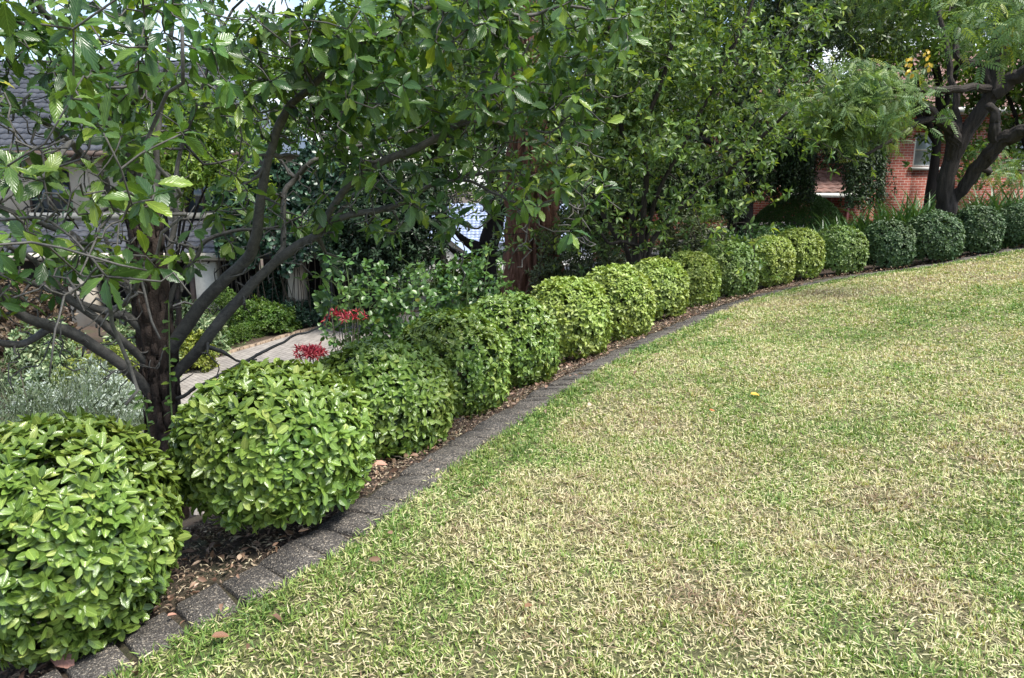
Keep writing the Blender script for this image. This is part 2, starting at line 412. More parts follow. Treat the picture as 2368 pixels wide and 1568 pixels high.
M['shadewall'] = plain('shaded_wall', (.018, .017, .018), .7, .3, 5, .2)  # gloom under porch and carport put into the wall colour
M['metal'] = plain('dark_metal_post', (.06, .065, .07), .5, .2, 8, .1)
M['glass'] = glass_mat()
M['concrete'] = plain('pale_concrete', (.42, .38, .34), .9, .15, 2, .3)
M['number'] = plain('brass_number', (.04, .04, .035), .5, .1, 8, 0)
M['maroon'] = plain('maroon_downpipe', (.14, .03, .03), .5, .2, 8, .1)
M['picket'] = plain('weathered_picket', (.22, .21, .18), .8, .2, 5, .1)
M['curtain'] = plain('curtained_glass', (.34, .40, .43), .12, .15, 3, 0, .7)
M['peach'] = plain('peach_render', (.60, .40, .26), .8, .1, 4, .2)

# ------------------------------------------------------------------ the row of clipped shrubs (measured) and the terrain
BALLS = [(-150,418,950,1530,2.6),(400,875,830,1200,3.15),(715,1050,785,1060,4.3),(905,1182,720,965,5.15),(1055,1295,680,905,6.0),(1210,1415,638,840,7.0),
 (1335,1515,612,790,8.0),(1445,1592,595,745,9.2),(1530,1665,580,715,10.1),(1615,1752,558,695,10.9),(1717,1838,545,668,11.6),(1785,1905,527,648,12.0),
 (1880,2002,522,637,12.1),(1990,2113,510,625,12.15),(2092,2222,490,610,12.15),(2205,2315,475,590,12.3),(2310,2430,467,572,12.4)]
ball_geo = []
for (l, r, t, b, dep) in BALLS:
    u, v = (l + r) / 2, (t + b) / 2
    c = CAM + ray(u, v) * dep
    rad = (r - l) / 2 * dep / F
    hh = (b - t) / 2 * dep / F
    phi = math.atan2(CAM[2] - c[2], math.hypot(c[0], c[1]))
    a2 = (hh * hh - (rad * math.sin(phi)) ** 2) / math.cos(phi) ** 2
    a = math.sqrt(max(a2, (.36 * rad * 2) ** 2))
    ball_geo.append((c, rad, a, c[2] - a * .97))

ctrl = [(g[0][0], g[0][1], g[3]) for g in ball_geo]
ctrl += [(0, 0, 0), (-1.2, 1.0, -.03), (1.5, 1.5, .02), (3.5, 3, .08), (3, 7, -.05), (6, 6, .15), (8.5, 8.5, .28), (1, 3.6, -.04), (9, 3, .35), (5, 0, .2), (12, 12, .45), (-3, 0, -.1), (0, -4, .05), (6, -5, .3), (14, 5, .6)]
ctrl += [(-2.1, 4.3, -.62), (-1.6, 5.8, -.9), (-.8, 7.5, -1.05), (.3, 9.5, -1.0), (2, 12, -.8), (-3, 3.5, -.6), (-4, 6, -1.5), (-3, 8.5, -2.1), (-1.5, 10, -2.0), (0.4, 13, -1.5),
         (4.5, 14, -.3), (6.5, 14, .0), (9, 14, .22), (11, 14.5, .3), (5, 18, -.3), (9, 20, .1), (7, 25, .0), (12, 25, .1), (16, 25, .2), (3, 20, -1.2)]
ctrl += [(x, y, -2.9) for x, y in ((-7, 12), (-5.5, 12), (-4, 12.5), (-8, 15), (-5, 16), (-2, 16), (-8, 19), (-5, 20), (-2, 20), (-6, 23), (-2.5, 24), (-12, 14), (-12, 19), (-12, 24), (-9, 26), (-3, 28), (0, 26), (-16, 20))]
ctrl += [(-4, 36, -3.2), (-3.5, 48, -5.4), (4, 40, -2.8), (14, 40, -.5), (25, 30, .4), (25, 10, .8), (-25, 10, -3), (-25, 30, -3), (-10, 0, -1.6), (-12, -8, -1.2), (-3, 60, -6), (20, 55, -2), (-20, 50, -4.5), (-8, 8, -2.7), (-6, 4, -1.8), (-9, 4, -2.4)]
ctrl = np.array(ctrl, float)
def _k(d2): return .5 * d2 * np.log(np.maximum(d2, 1e-9))
_n = len(ctrl)
_D = ((ctrl[:, None, :2] - ctrl[None, :, :2]) ** 2).sum(-1)
_A = np.zeros((_n + 3, _n + 3)); _A[:_n, :_n] = _k(_D) + .6 * np.eye(_n)
_A[:_n, _n] = 1; _A[:_n, _n+1:] = ctrl[:, :2]; _A[_n:, :_n] = _A[:_n, _n:].T
_w = np.linalg.solve(_A, np.concatenate([ctrl[:, 2], [0, 0, 0]]))
def terr(x, y):
    x = np.asarray(x, float); y = np.asarray(y, float); sh = np.broadcast(x, y).shape
    X = np.clip(np.broadcast_to(x, sh).ravel(), -26, 28); Y = np.clip(np.broadcast_to(y, sh).ravel(), -9, 60)
    out = np.empty(len(X))
    for s in range(0, len(X), 60000):
        d = (X[s:s+60000, None] - ctrl[None, :, 0]) ** 2 + (Y[s:s+60000, None] - ctrl[None, :, 1]) ** 2
        out[s:s+60000] = _k(d) @ _w[:_n] + _w[_n] + _w[_n+1] * X[s:s+60000] + _w[_n+2] * Y[s:s+60000]
    return out.reshape(sh)
def on_ground(u, v, lo=1.2, hi=60):
    r = ray(u, v); t = np.linspace(lo, hi, 3000)
    P = CAM + t[:, None] * r[None]
    h = P[:, 2] - terr(P[:, 0], P[:, 1])
    i = np.argmax(h < 0) if (h < 0).any() else len(t) - 1
    return np.array([P[i, 0], P[i, 1], terr(P[i, 0], P[i, 1])])

def sheet(name, xs, ys, dz=0):
    X, Y = np.meshgrid(xs, ys); Z = terr(X, Y) + dz
    V = np.stack([X, Y, Z], -1).reshape(-1, 3); nx = len(xs); ny = len(ys)
    i = np.arange(ny - 1)[:, None]; j = np.arange(nx - 1)[None]
    q = np.stack([i*nx+j, i*nx+j+1, (i+1)*nx+j+1, (i+1)*nx+j], -1).reshape(-1)
    return make_mesh(name, V, q, np.full((nx-1)*(ny-1), 4), smooth=True)
xs = np.concatenate([-26 - np.geomspace(400, 4, 12), np.arange(-26, -14, .8), np.arange(-14, 16, .2), np.arange(16, 28, .8), 28 + np.geomspace(4, 400, 12)])
ys = np.concatenate([-9 - np.geomspace(400, 4, 12), np.arange(-9, 0, .6), np.arange(0, 32, .2), np.arange(32, 60, 1.), 60 + np.geomspace(4, 600, 12)])
tag(link('ground', sheet('ground', xs, ys), M['soil']), kind='structure')

# kerb lines
lawn_edge = [(306,1563),(385,1512),(490,1458),(603,1397),(700,1344),(787,1293),(861,1239),(927,1187),(1014,1122),(1090,1063),(1200,985),(1330,893),(1500,797),(1640,735),(1790,680),(1900,655),(2050,632),(2200,610),(2368,580)]
E0 = np.array([on_ground(u, v) for u, v in lawn_edge])[:, :2]
d0 = norm((E0[0] - E0[3])[None])[0]; d1 = norm((E0[-1] - E0[-3])[None])[0]
E0 = np.vstack([E0[0] + d0 * 5 + np.array([-.3, 0]), E0[0] + d0 * 2.0, E0, E0[-1] + d1 * 2.5, E0[-1] + d1 * 6])
for _ in range(1): E0[1:-1] = .25 * E0[:-2] + .5 * E0[1:-1] + .25 * E0[2:]
EDGE = catmull(np.c_[E0, np.zeros(len(E0))], 14)[:, :2]
s_ = np.concatenate([[0], np.cumsum(np.linalg.norm(np.diff(EDGE, axis=0), axis=1))])
def resample(step):
    q = np.arange(0, s_[-1], step); return np.c_[np.interp(q, s_, EDGE[:, 0]), np.interp(q, s_, EDGE[:, 1])]
ED = resample(.1)
TAN = norm(np.gradient(ED, axis=0)); NRM = np.c_[-TAN[:, 1], TAN[:, 0]]      # to the left of travel = towards the hedge
def side(x, y):
    """signed distance to lawn edge, >0 on the hedge side"""
    out = np.empty(len(x)); 
    for s in range(0, len(x), 20000):
        dx = x[s:s+20000, None] - ED[None, :, 0]; dy = y[s:s+20000, None] - ED[None, :, 1]
        i = (dx * dx + dy * dy).argmin(1); r_ = np.arange(len(i))
        out[s:s+20000] = dx[r_, i] * NRM[i, 0] + dy[r_, i] * NRM[i, 1]
    return out
# lawn sheet, a fan from the kerb towards the open lawn
anchor = np.array([13., -7.])
tt = np.linspace(0, 1, 90) ** 1.3
K = resample(.25)
XY = K[:, None] * (1 - tt)[None, :, None] + anchor * tt[None, :, None]
Z = terr(XY[..., 0], XY[..., 1]) + .012
n0, n1 = XY.shape[:2]
i = np.arange(n0 - 1)[:, None]; j = np.arange(n1 - 1)[None]
q = np.stack([i*n1+j, i*n1+j+1, (i+1)*n1+j+1, (i+1)*n1+j], -1).reshape(-1)
tag(link('lawn', make_mesh('lawn', np.concatenate([XY, Z[..., None]], -1).reshape(-1, 3), q, np.full((n0-1)*(n1-1), 4), smooth=True), M['lawn']), kind='structure')

# kerb of cast blocks
g = Geo(); BW = .245; step = .175
q = np.arange(0, s_[-1] - step, step)
kr = np.random.default_rng(3)
for a0 in q:
    gap = .0095
    p0 = np.array([np.interp(a0 + gap, s_, EDGE[:, 0]), np.interp(a0 + gap, s_, EDGE[:, 1])]); p1 = np.array([np.interp(a0 + step - gap, s_, EDGE[:, 0]), np.interp(a0 + step - gap, s_, EDGE[:, 1])])
    t = (p1 - p0) / np.linalg.norm(p1 - p0); n = np.array([-t[1], t[0]])
    jit = kr.normal(0, .010, 2); p0 = p0 + n * (.005 + jit[0]) ; p1 = p1 + n * (.005 + jit[0]); tilt = kr.normal(0, .006, 4)
    rows = []
    nx_, ny_ = 6, 6
    us = np.array([0, .012, .05, .5, .95, .988, 1.]); hs = np.array([-.06, -.012, -.0015, 0, -.0015, -.012, -.06])
    top = []
    for a_, ha in zip(us, hs):
        for b_, hb in zip(us, hs):
            pp = p0 + (p1 - p0) * a_ + n * BW * b_
            z = float(terr(pp[0], pp[1])) + .022 + min(ha, hb) + tilt[0] * (a_ - .5) * 2 + tilt[1] * (b_ - .5) * 2
            top.append((pp[0], pp[1], z))
    m_ = len(us); L = []
    for a_ in range(m_ - 1):
        for b_ in range(m_ - 1):
            L += [a_*m_+b_, (a_+1)*m_+b_, (a_+1)*m_+b_+1, a_*m_+b_+1]
    g.add(top, L, [4] * ((m_-1)**2))
V, L, T, A = g.out()
tag(link('kerb', make_mesh('kerb', V, L, T, smooth=True), M['aggregate']), kind='structure')

# ------------------------------------------------------------------ grass
def fbm2(x, y, g, sc_=1.0, oct=4):
    out = np.zeros_like(x); amp = 1; tot = 0
    for o in range(oct):
        for _ in range(3):
            a = g.uniform(0, 6.28); f = sc_ * (2 ** o) * g.uniform(.7, 1.3)
            out += amp * np.sin((np.cos(a) * x + np.sin(a) * y) * f + g.uniform(0, 6.28)) / 3
        tot += amp; amp *= .6
    return out / tot * 1.6
gr = np.random.default_rng(5)
DRYSPOT = [(*on_ground(u, v)[:2], r_, a_) for u, v, r_, a_ in ((1900,1290,.32,.34),(1450,1400,.22,.26),(1250,1340,.14,.2),(2050,1180,.2,.2),(2280,1060,.3,.25),(1700,1480,.2,.25),(2150,1420,.22,.2),(1150,1500,.15,.2),(1500,1010,.35,.12),(2320,1000,.25,.2),(1680,1120,.25,.14))]
def grass(n, flat, seed, Lr, wid, dryb):
    g_ = np.random.default_rng(seed)
    # radial pdf: constant density to 3.6 m, then thinning
    rr = np.linspace(1.2, 15.5, 800); dens = np.where(rr < 3.4, 1, (3.4 / rr) ** 1.15) * rr
    cdf = np.cumsum(dens); cdf /= cdf[-1]
    r_ = np.interp(g_.uniform(0, 1, n), cdf, rr); az = g_.uniform(R(-48), R(50), n)
    x = r_ * np.sin(az); y = r_ * np.cos(az)
    tf = np.zeros((n, 2))
    if not flat:
        ti = np.arange(n) // 9 * 9; tf = g_.normal(0, 1, (n, 2)); sp_ = .010 + .0008 * r_[ti]
        x = x[ti] + tf[:, 0] * sp_; y = y[ti] + tf[:, 1] * sp_; r_ = r_[ti]
    sd = side(x, y); ok = sd < -.0 + g_.uniform(-.02, .05, n)
    x, y, r_, sd, tf = x[ok], y[ok], r_[ok], sd[ok], tf[ok]
    pg = np.random.default_rng(77)
    patch = fbm2(x, y, pg, 2.2); fine = fbm2(x, y, pg, 11.)
    bare = fbm2(x, y, pg, 5.)
    keep = g_.uniform(0, 1, len(x)) > np.clip((bare - .22) * (1.3 if not flat else .35), 0, .85)
    x, y, r_, sd, patch, fine, tf = (v_[keep] for v_ in (x, y, r_, sd, patch, fine, tf))
    n = len(x); z = terr(x, y) + .012
    az2 = g_.uniform(0, 6.28, n) if flat else np.arctan2(tf[:, 1], tf[:, 0]) + g_.normal(0, .5, n)
    el = g_.uniform(R(2), R(22), n) if flat else np.abs(g_.normal(R(46), R(20), n)) % R(88) + R(8)
    A_ = np.c_[np.cos(az2) * np.cos(el), np.sin(az2) * np.cos(el), np.sin(el)]
    U_ = np.c_[-np.cos(az2) * np.sin(el), -np.sin(az2) * np.sin(el), np.cos(el)] + g_.normal(0, .35, (n, 3))
    L_ = g_.uniform(*Lr, n) * (1 + .02 * r_) * np.where(sd > -.12, 1.25, 1)
    w_ = wid * g_.uniform(.7, 1.3, n) * (1 + .16 * np.maximum(r_ - 3, 0))
    dry = dryb + .10 * fbm2(x, y, np.random.default_rng(5), .9) + .24 * patch + .13 * fine + g_.normal(0, .17, n)
    for (cx_, cy_, rr_, aa_) in DRYSPOT: dry = dry + aa_ * np.exp(-((x - cx_) ** 2 + (y - cy_) ** 2) / rr_ ** 2 * (1 + .5 * np.sin(7 * x + 5 * y)))
    dry = np.where(sd > -.25, dry - .2, dry)
    P_ = np.c_[x, y, z + (g_.uniform(0, .018, n) if flat else 0)]
    return leaves(BLADE, P_, A_, U_, L_, w_ / L_, np.clip(dry, 0, 1), curl=g_.uniform(-.05, .12, n))
g = Geo(); g.add(*grass(520000, False, 21, (.018, .036), .0041, .46)); g.add(*grass(420000, True, 22, (.012, .032), .0037, .66))
V, L, T, A = g.out()
tag(link('lawn_grass', make_mesh('lawn_grass', V, L, T, A), M['grass']), kind='stuff')

# mulch chips and leaf litter in the bed
def along(n, g_, d0_, d1_, smax=1.0, smin=0.0):
    i = g_.integers(int(len(ED) * smin), int(len(ED) * smax), n); d = g_.uniform(d0_, d1_, n)
    p = ED[i] + NRM[i] * d[:, None] + TAN[i] * g_.uniform(-.05, .05, n)[:, None]
    return p[:, 0], p[:, 1]
g_ = np.random.default_rng(8)
x, y = along(42000, g_, BW + .0, BW + .85, .62); n = len(x); d_ = g_.normal(0, 1, (n, 3)) * [1, 1, .25]
U_ = np.tile([0, 0, 1.], (n, 1)) + g_.normal(0, .35, (n, 3))
geo = Geo(); geo.add(*leaves(DIAM, np.c_[x, y, terr(x, y) + g_.uniform(.004, .022, n)], d_, U_, g_.uniform(.008, .035, n), g_.uniform(.12, .5, n), np.clip(g_.beta(1.3, 1.8, n), 0, 1)))
x, y = along(5000, g_, BW + .0, BW + .6, .62); n = len(x); d_ = g_.normal(0, 1, (n, 3)) * [1, 1, .2]
geo.add(*leaves(DIAM, np.c_[x, y, terr(x, y) + g_.uniform(.018, .03, n)], d_, np.tile([0, 0, 1.], (n, 1)), g_.uniform(.015, .04, n), .09, g_.uniform(.8, 1, n)))
V, L, T, A = geo.out(); tag(link('bark_mulch', make_mesh('bark_mulch', V, L, T, A), M['chips']), kind='stuff')
x, y = along(4200, g_, BW - .03, BW + .5); x2, y2 = along(260, g_, -.6, BW); x = np.r_[x, x2]; y = np.r_[y, y2]; n = len(x); d_ = g_.normal(0, 1, (n, 3)) * [1, 1, .35]
U_ = np.tile([0, 0, 1.], (n, 1)) + g_.normal(0, .5, (n, 3))
geo = Geo(); geo.add(*leaves(LEAF, np.c_[x, y, terr(x, y) + np.where(side(x, y) < BW, .045, .02) + g_.uniform(0, .02, n)], d_, U_, g_.uniform(.015, .050, n), g_.uniform(.25, .6, n), g_.uniform(0, 1, n), curl=g_.normal(0, .3, n)))
V, L, T, A = geo.out(); tag(link('leaf_litter', make_mesh('leaf_litter', V, L, T, A), M['litter']), kind='stuff')

# ------------------------------------------------------------------ clipped shrub balls
ORD = ['first','second','third','fourth','fifth','sixth','seventh','eighth','ninth','tenth','eleventh','twelfth','thirteenth','fourteenth','fifteenth','sixteenth','seventeenth']
BL = ['nearest clipped shrub ball of the row, glossy green, cut off by the left edge',
 'big glossy clipped shrub ball right of the dark flaking trunk, second in the row',
 'third clipped shrub ball from the near end, behind the crimson foliage tuft',
 'fourth clipped shrub ball from the near end, in front of the leafy rose bush',
 'fifth clipped shrub ball from the near end, with one dead brown leaf on it',
 'sixth clipped shrub ball from the near end, in front of the red-barked trunk',
 'seventh clipped shrub ball from the near end, bright yellow-green top',
 'eighth clipped shrub ball from the near end, below the many-stemmed grey tree',
 'ninth clipped shrub ball from the near end, yellow-green, right of the grey stems',
 'tenth clipped shrub ball from the near end, in front of the olive brown bush',
 'eleventh clipped shrub ball from the near end, narrow, below the black trunk',
 'twelfth clipped shrub ball from the near end, in front of the dark green dome',
 'thirteenth clipped shrub ball from the near end, last of the sunlit green ones',
 'dark clipped shrub ball, fourth from the far right end, below the strap leaves',
 'dark clipped shrub ball, third from the far right end, left of the leaning trunk foot',
 'dark clipped shrub ball, second from the far right end, right of the trunk foot',
 'dark clipped shrub ball at the far right end, cut off by the edge']
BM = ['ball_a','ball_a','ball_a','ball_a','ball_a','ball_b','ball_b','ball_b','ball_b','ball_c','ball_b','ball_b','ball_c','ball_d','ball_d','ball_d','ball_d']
for k, (c, rad, a, zb) in enumerate(ball_geo):
    g_ = np.random.default_rng(100 + k)
    near = k < 2
    root = empty('clipped_shrub', (c[0], c[1], terr(c[0], c[1])), BL[k], 'shrub', 'clipped shrub balls in a row along the kerb')
    n = 1850 if near else 1500
    d = norm(g_.normal(0, 1, (n * 2, 3))); d = d[d[:, 2] > -.80][:n]; n = len(d)
    ph = g_.uniform(0, 6.28, 6)
    lump = 1 + .012 * np.sin(7 * d[:, 0] + ph[0]) + .012 * np.sin(8 * d[:, 1] + ph[1]) + .013 * np.sin(6 * d[:, 2] + ph[2] + 3 * d[:, 0]) + .016 * np.sin(15 * d[:, 0] + 13 * d[:, 1] + ph[3]) + .012 * np.sin(19 * d[:, 2] + ph[4])
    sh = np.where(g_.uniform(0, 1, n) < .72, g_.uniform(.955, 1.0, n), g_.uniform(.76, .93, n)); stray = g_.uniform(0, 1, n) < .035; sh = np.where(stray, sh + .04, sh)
    # squarish dome: flat-ish sides
    e = 1 / (np.abs(d[:, 0]) ** 2.6 + np.abs(d[:, 1]) ** 2.6 + np.abs(d[:, 2]) ** 2.6) ** (1 / 2.6)
    e = .75 + .25 * e
    Rr = rad - (.065 if near else .035); aa = a - (.035 if near else .02)
    hz = np.sqrt(np.maximum(1 - d[:, 2] ** 2, 1e-4)); hz2 = (1 - np.abs(d[:, 2]) ** 2.9) ** (1 / 2.9); fx = np.where(d[:, 2] < 0, hz2 / hz if k else 1.0, .35 * hz2 / hz + .65)
    P = np.c_[d[:, 0] * Rr * fx, d[:, 1] * Rr * fx, d[:, 2] * aa] * (lump * sh * e)[:, None] + c
    P[:, 2] = np.maximum(P[:, 2], terr(P[:, 0], P[:, 1]) + .03)
    nd = norm(d + np.array([0, 0, .32]) + g_.normal(0, .30, d.shape))
    Pp, Aa, Uu, LL = rosettes(P, nd, 6, .043 if near else .043, (48, 92), g_, .28)
    geo = Geo()
    outer_light = np.repeat(np.clip((sh - .74) / .28, 0, 1), 6)  # inner leaves coloured darker, imitating the shade inside the ball
    rn = np.clip(.12 + .55 * outer_light * 1.0 + g_.normal(0, .17, len(Pp)) + .12 * np.repeat(np.sin(9 * d[:, 0] + ph[5]) , 6) * .6, 0, 1)
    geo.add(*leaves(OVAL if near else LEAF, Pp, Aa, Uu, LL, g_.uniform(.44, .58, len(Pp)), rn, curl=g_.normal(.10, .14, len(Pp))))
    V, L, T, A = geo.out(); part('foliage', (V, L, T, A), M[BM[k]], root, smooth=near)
    geo = Geo(); base = np.array([c[0], c[1], float(terr(c[0], c[1]))])
    tube(geo, [base + [0, 0, -.05], base + [.01, 0, .12]], [.03, .024], 8)
    for q_ in range(34):
        dd = norm(g_.normal(0, 1, 3) * [1, 1, .6] + [0, 0, .35]); tip = c + dd * np.array([Rr, Rr, aa]) * .92
        tip[2] = max(tip[2], base[2] + .05)
        mid = (base * .5 + tip * .5) + g_.normal(0, .03, 3)
        tube(geo, catmull([base + [0, 0, .06], mid, tip], 3), np.linspace(.010, .003, 7), 4)
    V, L, T, A = geo.out(); part('stems', (V, L, T, A), M['twig'], root)

# ------------------------------------------------------------------ trees
def P3(lst):
    """traced limb: (u,v,halfwidth,Y) -> path, radii"""
    return np.array([at(u, v, Y) for u, v, r, Y in lst]), np.array([px(r, u, v, Y) for u, v, r, Y in lst])
LS = .74

def limb(geo, path, rad, n=4, sides=8, ridge=0, wob=0, g=rng):
    p = catmull(path, n); r = np.interp(np.linspace(0, 1, len(p)), np.linspace(0, 1, len(rad)), rad)
    if wob:
        w = g.normal(0, wob, p.shape); w[1:-1] = (w[:-2] + w[1:-1] + w[2:]) / 3; w[0] = 0; p = p + w
    tube(geo, p, r, sides, ridge, g)
    return p, r

def grow(geo, nodes, nrad, targets, g, wob=.12, r0=.012, r1=.003, sides=5, sag=.0, maxr=.6):
    """connect every target to the nearest node by a crooked twig; returns shoot tips with directions"""
    N = list(map(np.array, nodes)); Rr = list(nrad)
    T = np.array(targets); NA = np.array(N)
    dist = np.array([np.linalg.norm(NA - t, axis=1).min() for t in T])
    tips = []
    for ti in np.argsort(dist):
        t = T[ti]; NA = np.array(N); d = np.linalg.norm(NA - t, axis=1); i = d.argmin(); a = NA[i]; L = d[i]
        k = int(np.clip(L / .12, 3, 9))
        w = np.linspace(0, 1, k + 1)[:, None]
        p = a * (1 - w) + t * w
        wig = g.normal(0, 1, (k + 1, 3)); wig = np.cumsum(wig, 0); wig = wig - wig[0] - w * (wig[-1] - wig[0])
        p = p + wig * wob * L / math.sqrt(k) * .55
        p[:, 2] += sag * np.sin(w[:, 0] * np.pi) * L
        rs = min(Rr[i] * .6, r0 * (1 + L)); rs = max(rs, r1 * 1.3)
        r = np.linspace(rs, r1, k + 1)
        tube(geo, p, r, sides)
        for q_ in range(1, k + 1): N.append(p[q_]); Rr.append(r[q_])
        dr = p[-1] - p[-2]; dr = dr / (np.linalg.norm(dr) + 1e-9)
        tips.append((p, dr))
    return tips

# ---------- the near tree with the flaking trunk
TY = 4.3
LIMBS = {
 'r1': [(372,835,22,4.3),(431,755,21,4.25),(472,697,20,4.2),(523,645,19,4.15),(570,601,18,4.1),(589,554,17,4.05),(598,490,15,4.0),(614,395,14,3.95),(633,329,13,3.9),(666,249,12,3.85),(717,205,11,3.8),(761,157,10,3.75),(805,122,10,3.7),(852,91,10,3.7),(896,77,10,3.7),(933,48,9,3.7),(991,18,8,3.7),(1035,13,7,3.7),(1086,7,7,3.7),(1123,22,6,3.7),(1178,29,6,3.75),(1232,35,6,3.8),(1287,16,5,3.8),(1342,15,4,3.85),(1379,27,3,3.9),(1419,22,2,3.9)],
 'r2': [(385,890,18,4.3),(413,857,18,4.3),(450,821,18,4.25),(486,773,18,4.2),(523,726,17,4.2),(570,671,16,4.2),(622,620,15,4.2),(677,576,15,4.2),(731,545,13,4.2),(768,512,11,4.2),(823,494,10,4.2),(885,483,9,4.25),(933,468,8,4.3),(962,453,7,4.3),(995,428,6,4.3),(1050,417,6,4.3),(1123,399,5,4.35),(1189,393,3,4.4)],
 'r2b': [(635,608,10,4.2),(655,572,9,4.25),(655,528,9,4.3),(655,457,9,4.35),(677,420,9,4.4),(713,380,8,4.4),(753,358,8,4.45),(819,340,7,4.5),(881,325,5,4.5),(960,300,4,4.6),(1020,260,3,4.6)],
 'r3': [(731,545,11,4.2),(768,480,11,4.15),(815,420,12,4.1),(881,377,12,4.1),(955,347,12,4.1),(1013,318,12,4.1),(1050,296,11,4.1),(1094,260,10,4.1),(1134,219,8,4.1),(1165,187,6,4.1),(1200,140,4,4.1),(1230,90,3,4.1)],
 'r3b': [(1050,296,6,4.1),(1090,284,6,4.1),(1123,282,5,4.1),(1159,285,5,4.1),(1196,300,5,4.1),(1232,303,4,4.1),(1269,307,4,4.1),(1298,289,3,4.1),(1330,250,2,4.1)],
 'r4': [(933,468,6,4.3),(966,472,6,4.25),(995,490,5,4.2),(1035,501,5,4.2),(1079,523,4,4.2),(1108,527,3,4.2),(1137,505,2,4.2)],
 'r5': [(1050,417,5,4.3),(1086,420,5,4.3),(1134,442,5,4.25),(1178,464,4,4.2),(1232,475,4,4.15),(1280,463,4,4.1),(1313,470,3,4.1),(1339,484,3,4.1),(1365,470,2,4.1)],
 'r6': [(400,925,7,4.3),(431,912,6,4.2),(457,894,6,4.15),(494,876,5,4.1),(540,850,5,4.1),(578,832,5,4.1),(607,814,5,4.1),(651,795,4,4.1),(677,777,4,4.1),(717,766,3,4.1),(753,744,3,4.1),(764,697,2,4.1)],
 'l1': [(380,935,20,4.3),(329,887,18,4.2),(285,846,17,4.1),(227,806,17,4.0),(172,773,17,3.9),(121,755,17,3.8),(77,740,15,3.7),(22,711,14,3.6),(-10,660,13,3.5),(-40,590,11,3.4),(-80,500,9,3.3)],
 'l1b': [(118,760,13,3.8),(75,785,11,3.75),(40,798,11,3.7),(-10,790,10,3.6),(-60,780,8,3.5)],
 'l2': [(375,880,15,4.3),(329,828,13,4.2),(285,788,12,4.1),(238,748,12,4.0),(176,704,12,3.9),(139,678,11,3.85),(91,660,10,3.8),(22,638,9,3.7),(-40,610,8,3.6)],
 'l3': [(362,800,16,4.3),(304,740,14,4.2),(263,726,13,4.15),(227,715,12,4.1),(165,689,10,4.0),(110,634,9,3.9),(60,590,8,3.8),(0,560,7,3.7)],
 'l3b': [(250,722,10,3.3),(290,700,10,3.1),(320,650,8,3.0),(316,615,7,2.95)],
 'l4': [(345,705,15,4.3),(285,652,13,4.2),(234,623,12,4.1),(201,583,11,4.0),(172,547,10,3.95),(121,528,9,3.9),(60,500,8,3.8),(-10,470,7,3.7)],
 'l5': [(338,580,15,4.3),(304,486,14,4.2),(278,472,13,4.15),(252,446,12,4.1),(234,402,12,4.05),(183,351,11,4.0),(140,310,9,3.9),(80,270,8,3.8),(0,240,7,3.7)],
 'l6': [(330,470,18,4.3),(311,380,15,4.3),(290,280,14,4.3),(256,205,13,4.2),(227,150,12,4.1),(190,95,11,4.0),(120,48,10,3.9),(70,-10,9,3.8),(20,-80,7,3.7)],
 'l7': [(300,400,14,4.25),(262,300,12,4.15),(215,230,11,4.0),(175,157,10,3.9),(120,110,9,3.8),(60,60,8,3.6),(-20,15,7,3.5)],
 'u1': [(345,500,14,4.3),(358,420,13,4.35),(362,329,10,4.4),(370,262,9,4.45),(378,180,8,4.5),(395,90,7,4.5),(400,0,6,4.5),(410,-90,5,4.5)],
 'u2': [(385,720,11,4.35),(384,627,11,4.45),(392,565,10,4.5),(406,510,9,4.55),(404,440,8,4.6),(415,360,6,4.7),(440,280,6,4.7),(470,190,5,4.7),(500,100,4,4.7),(540,20,4,4.7)],
 'u3': [(380,740,10,4.3),(405,660,9,4.3),(430,618,9,4.3),(455,590,8,4.3),(478,556,7,4.3),(530,536,6,4.3),(590,530,5,4.3),(640,524,4,4.3),(700,500,3,4.3)],
 'b1': [(360,940,10,4.45),(346,880,10,4.5),(338,810,10,4.55),(325,740,9,4.6),(303,690,8,4.6),(270,620,7,4.6),(240,540,6,4.6)],
 'f1': [(-60,520,6,2.7),(0,508,5,2.6),(60,505,5,2.5),(110,512,5,2.5),(154,538,4,2.5),(200,580,4,2.5),(245,640,3,2.5)],
 'f2': [(180,351,9,4.0),(160,330,8,3.5),(120,390,7,3.1),(60,430,6,2.8),(0,470,5,2.6)],
 'f3': [(290,260,8,4.3),(330,200,6,3.8),(340,120,5,3.4),(335,60,4,3.1),(330,-20,3,3.0)],
 'k1': [(700,222,6,3.8),(718,190,6,3.75),(706,160,6,3.7),(712,136,6,3.7),(740,130,6,3.7),(768,146,7,3.7),(800,130,7,3.7)],
 'k2': [(633,329,5,3.9),(668,252,6,3.85),(640,215,5,3.8),(615,185,4,3.75),(600,130,4,3.7),(610,60,3,3.7)],
}
root = empty('flaking_bark_tree', at(385, 1075, TY) * [1, 1, 0] + [0, 0, float(terr(*at(385, 1075, TY)[:2]))], 'near crooked tree with dark flaking trunk and large toothed leaves', 'tree')
tg = np.random.default_rng(31)
geo = Geo()
trunk = [(392,1190,42,4.35),(385,1110,38,4.3),(378,1000,34,4.3),(372,900,37,4.3),(365,800,39,4.3),(350,700,39,4.3),(340,600,36,4.3),(335,520,33,4.3),(331,450,29,4.3)]
tp, tr = P3(trunk)
limb(geo, tp, tr, 12, 36, .13, 0, tg)
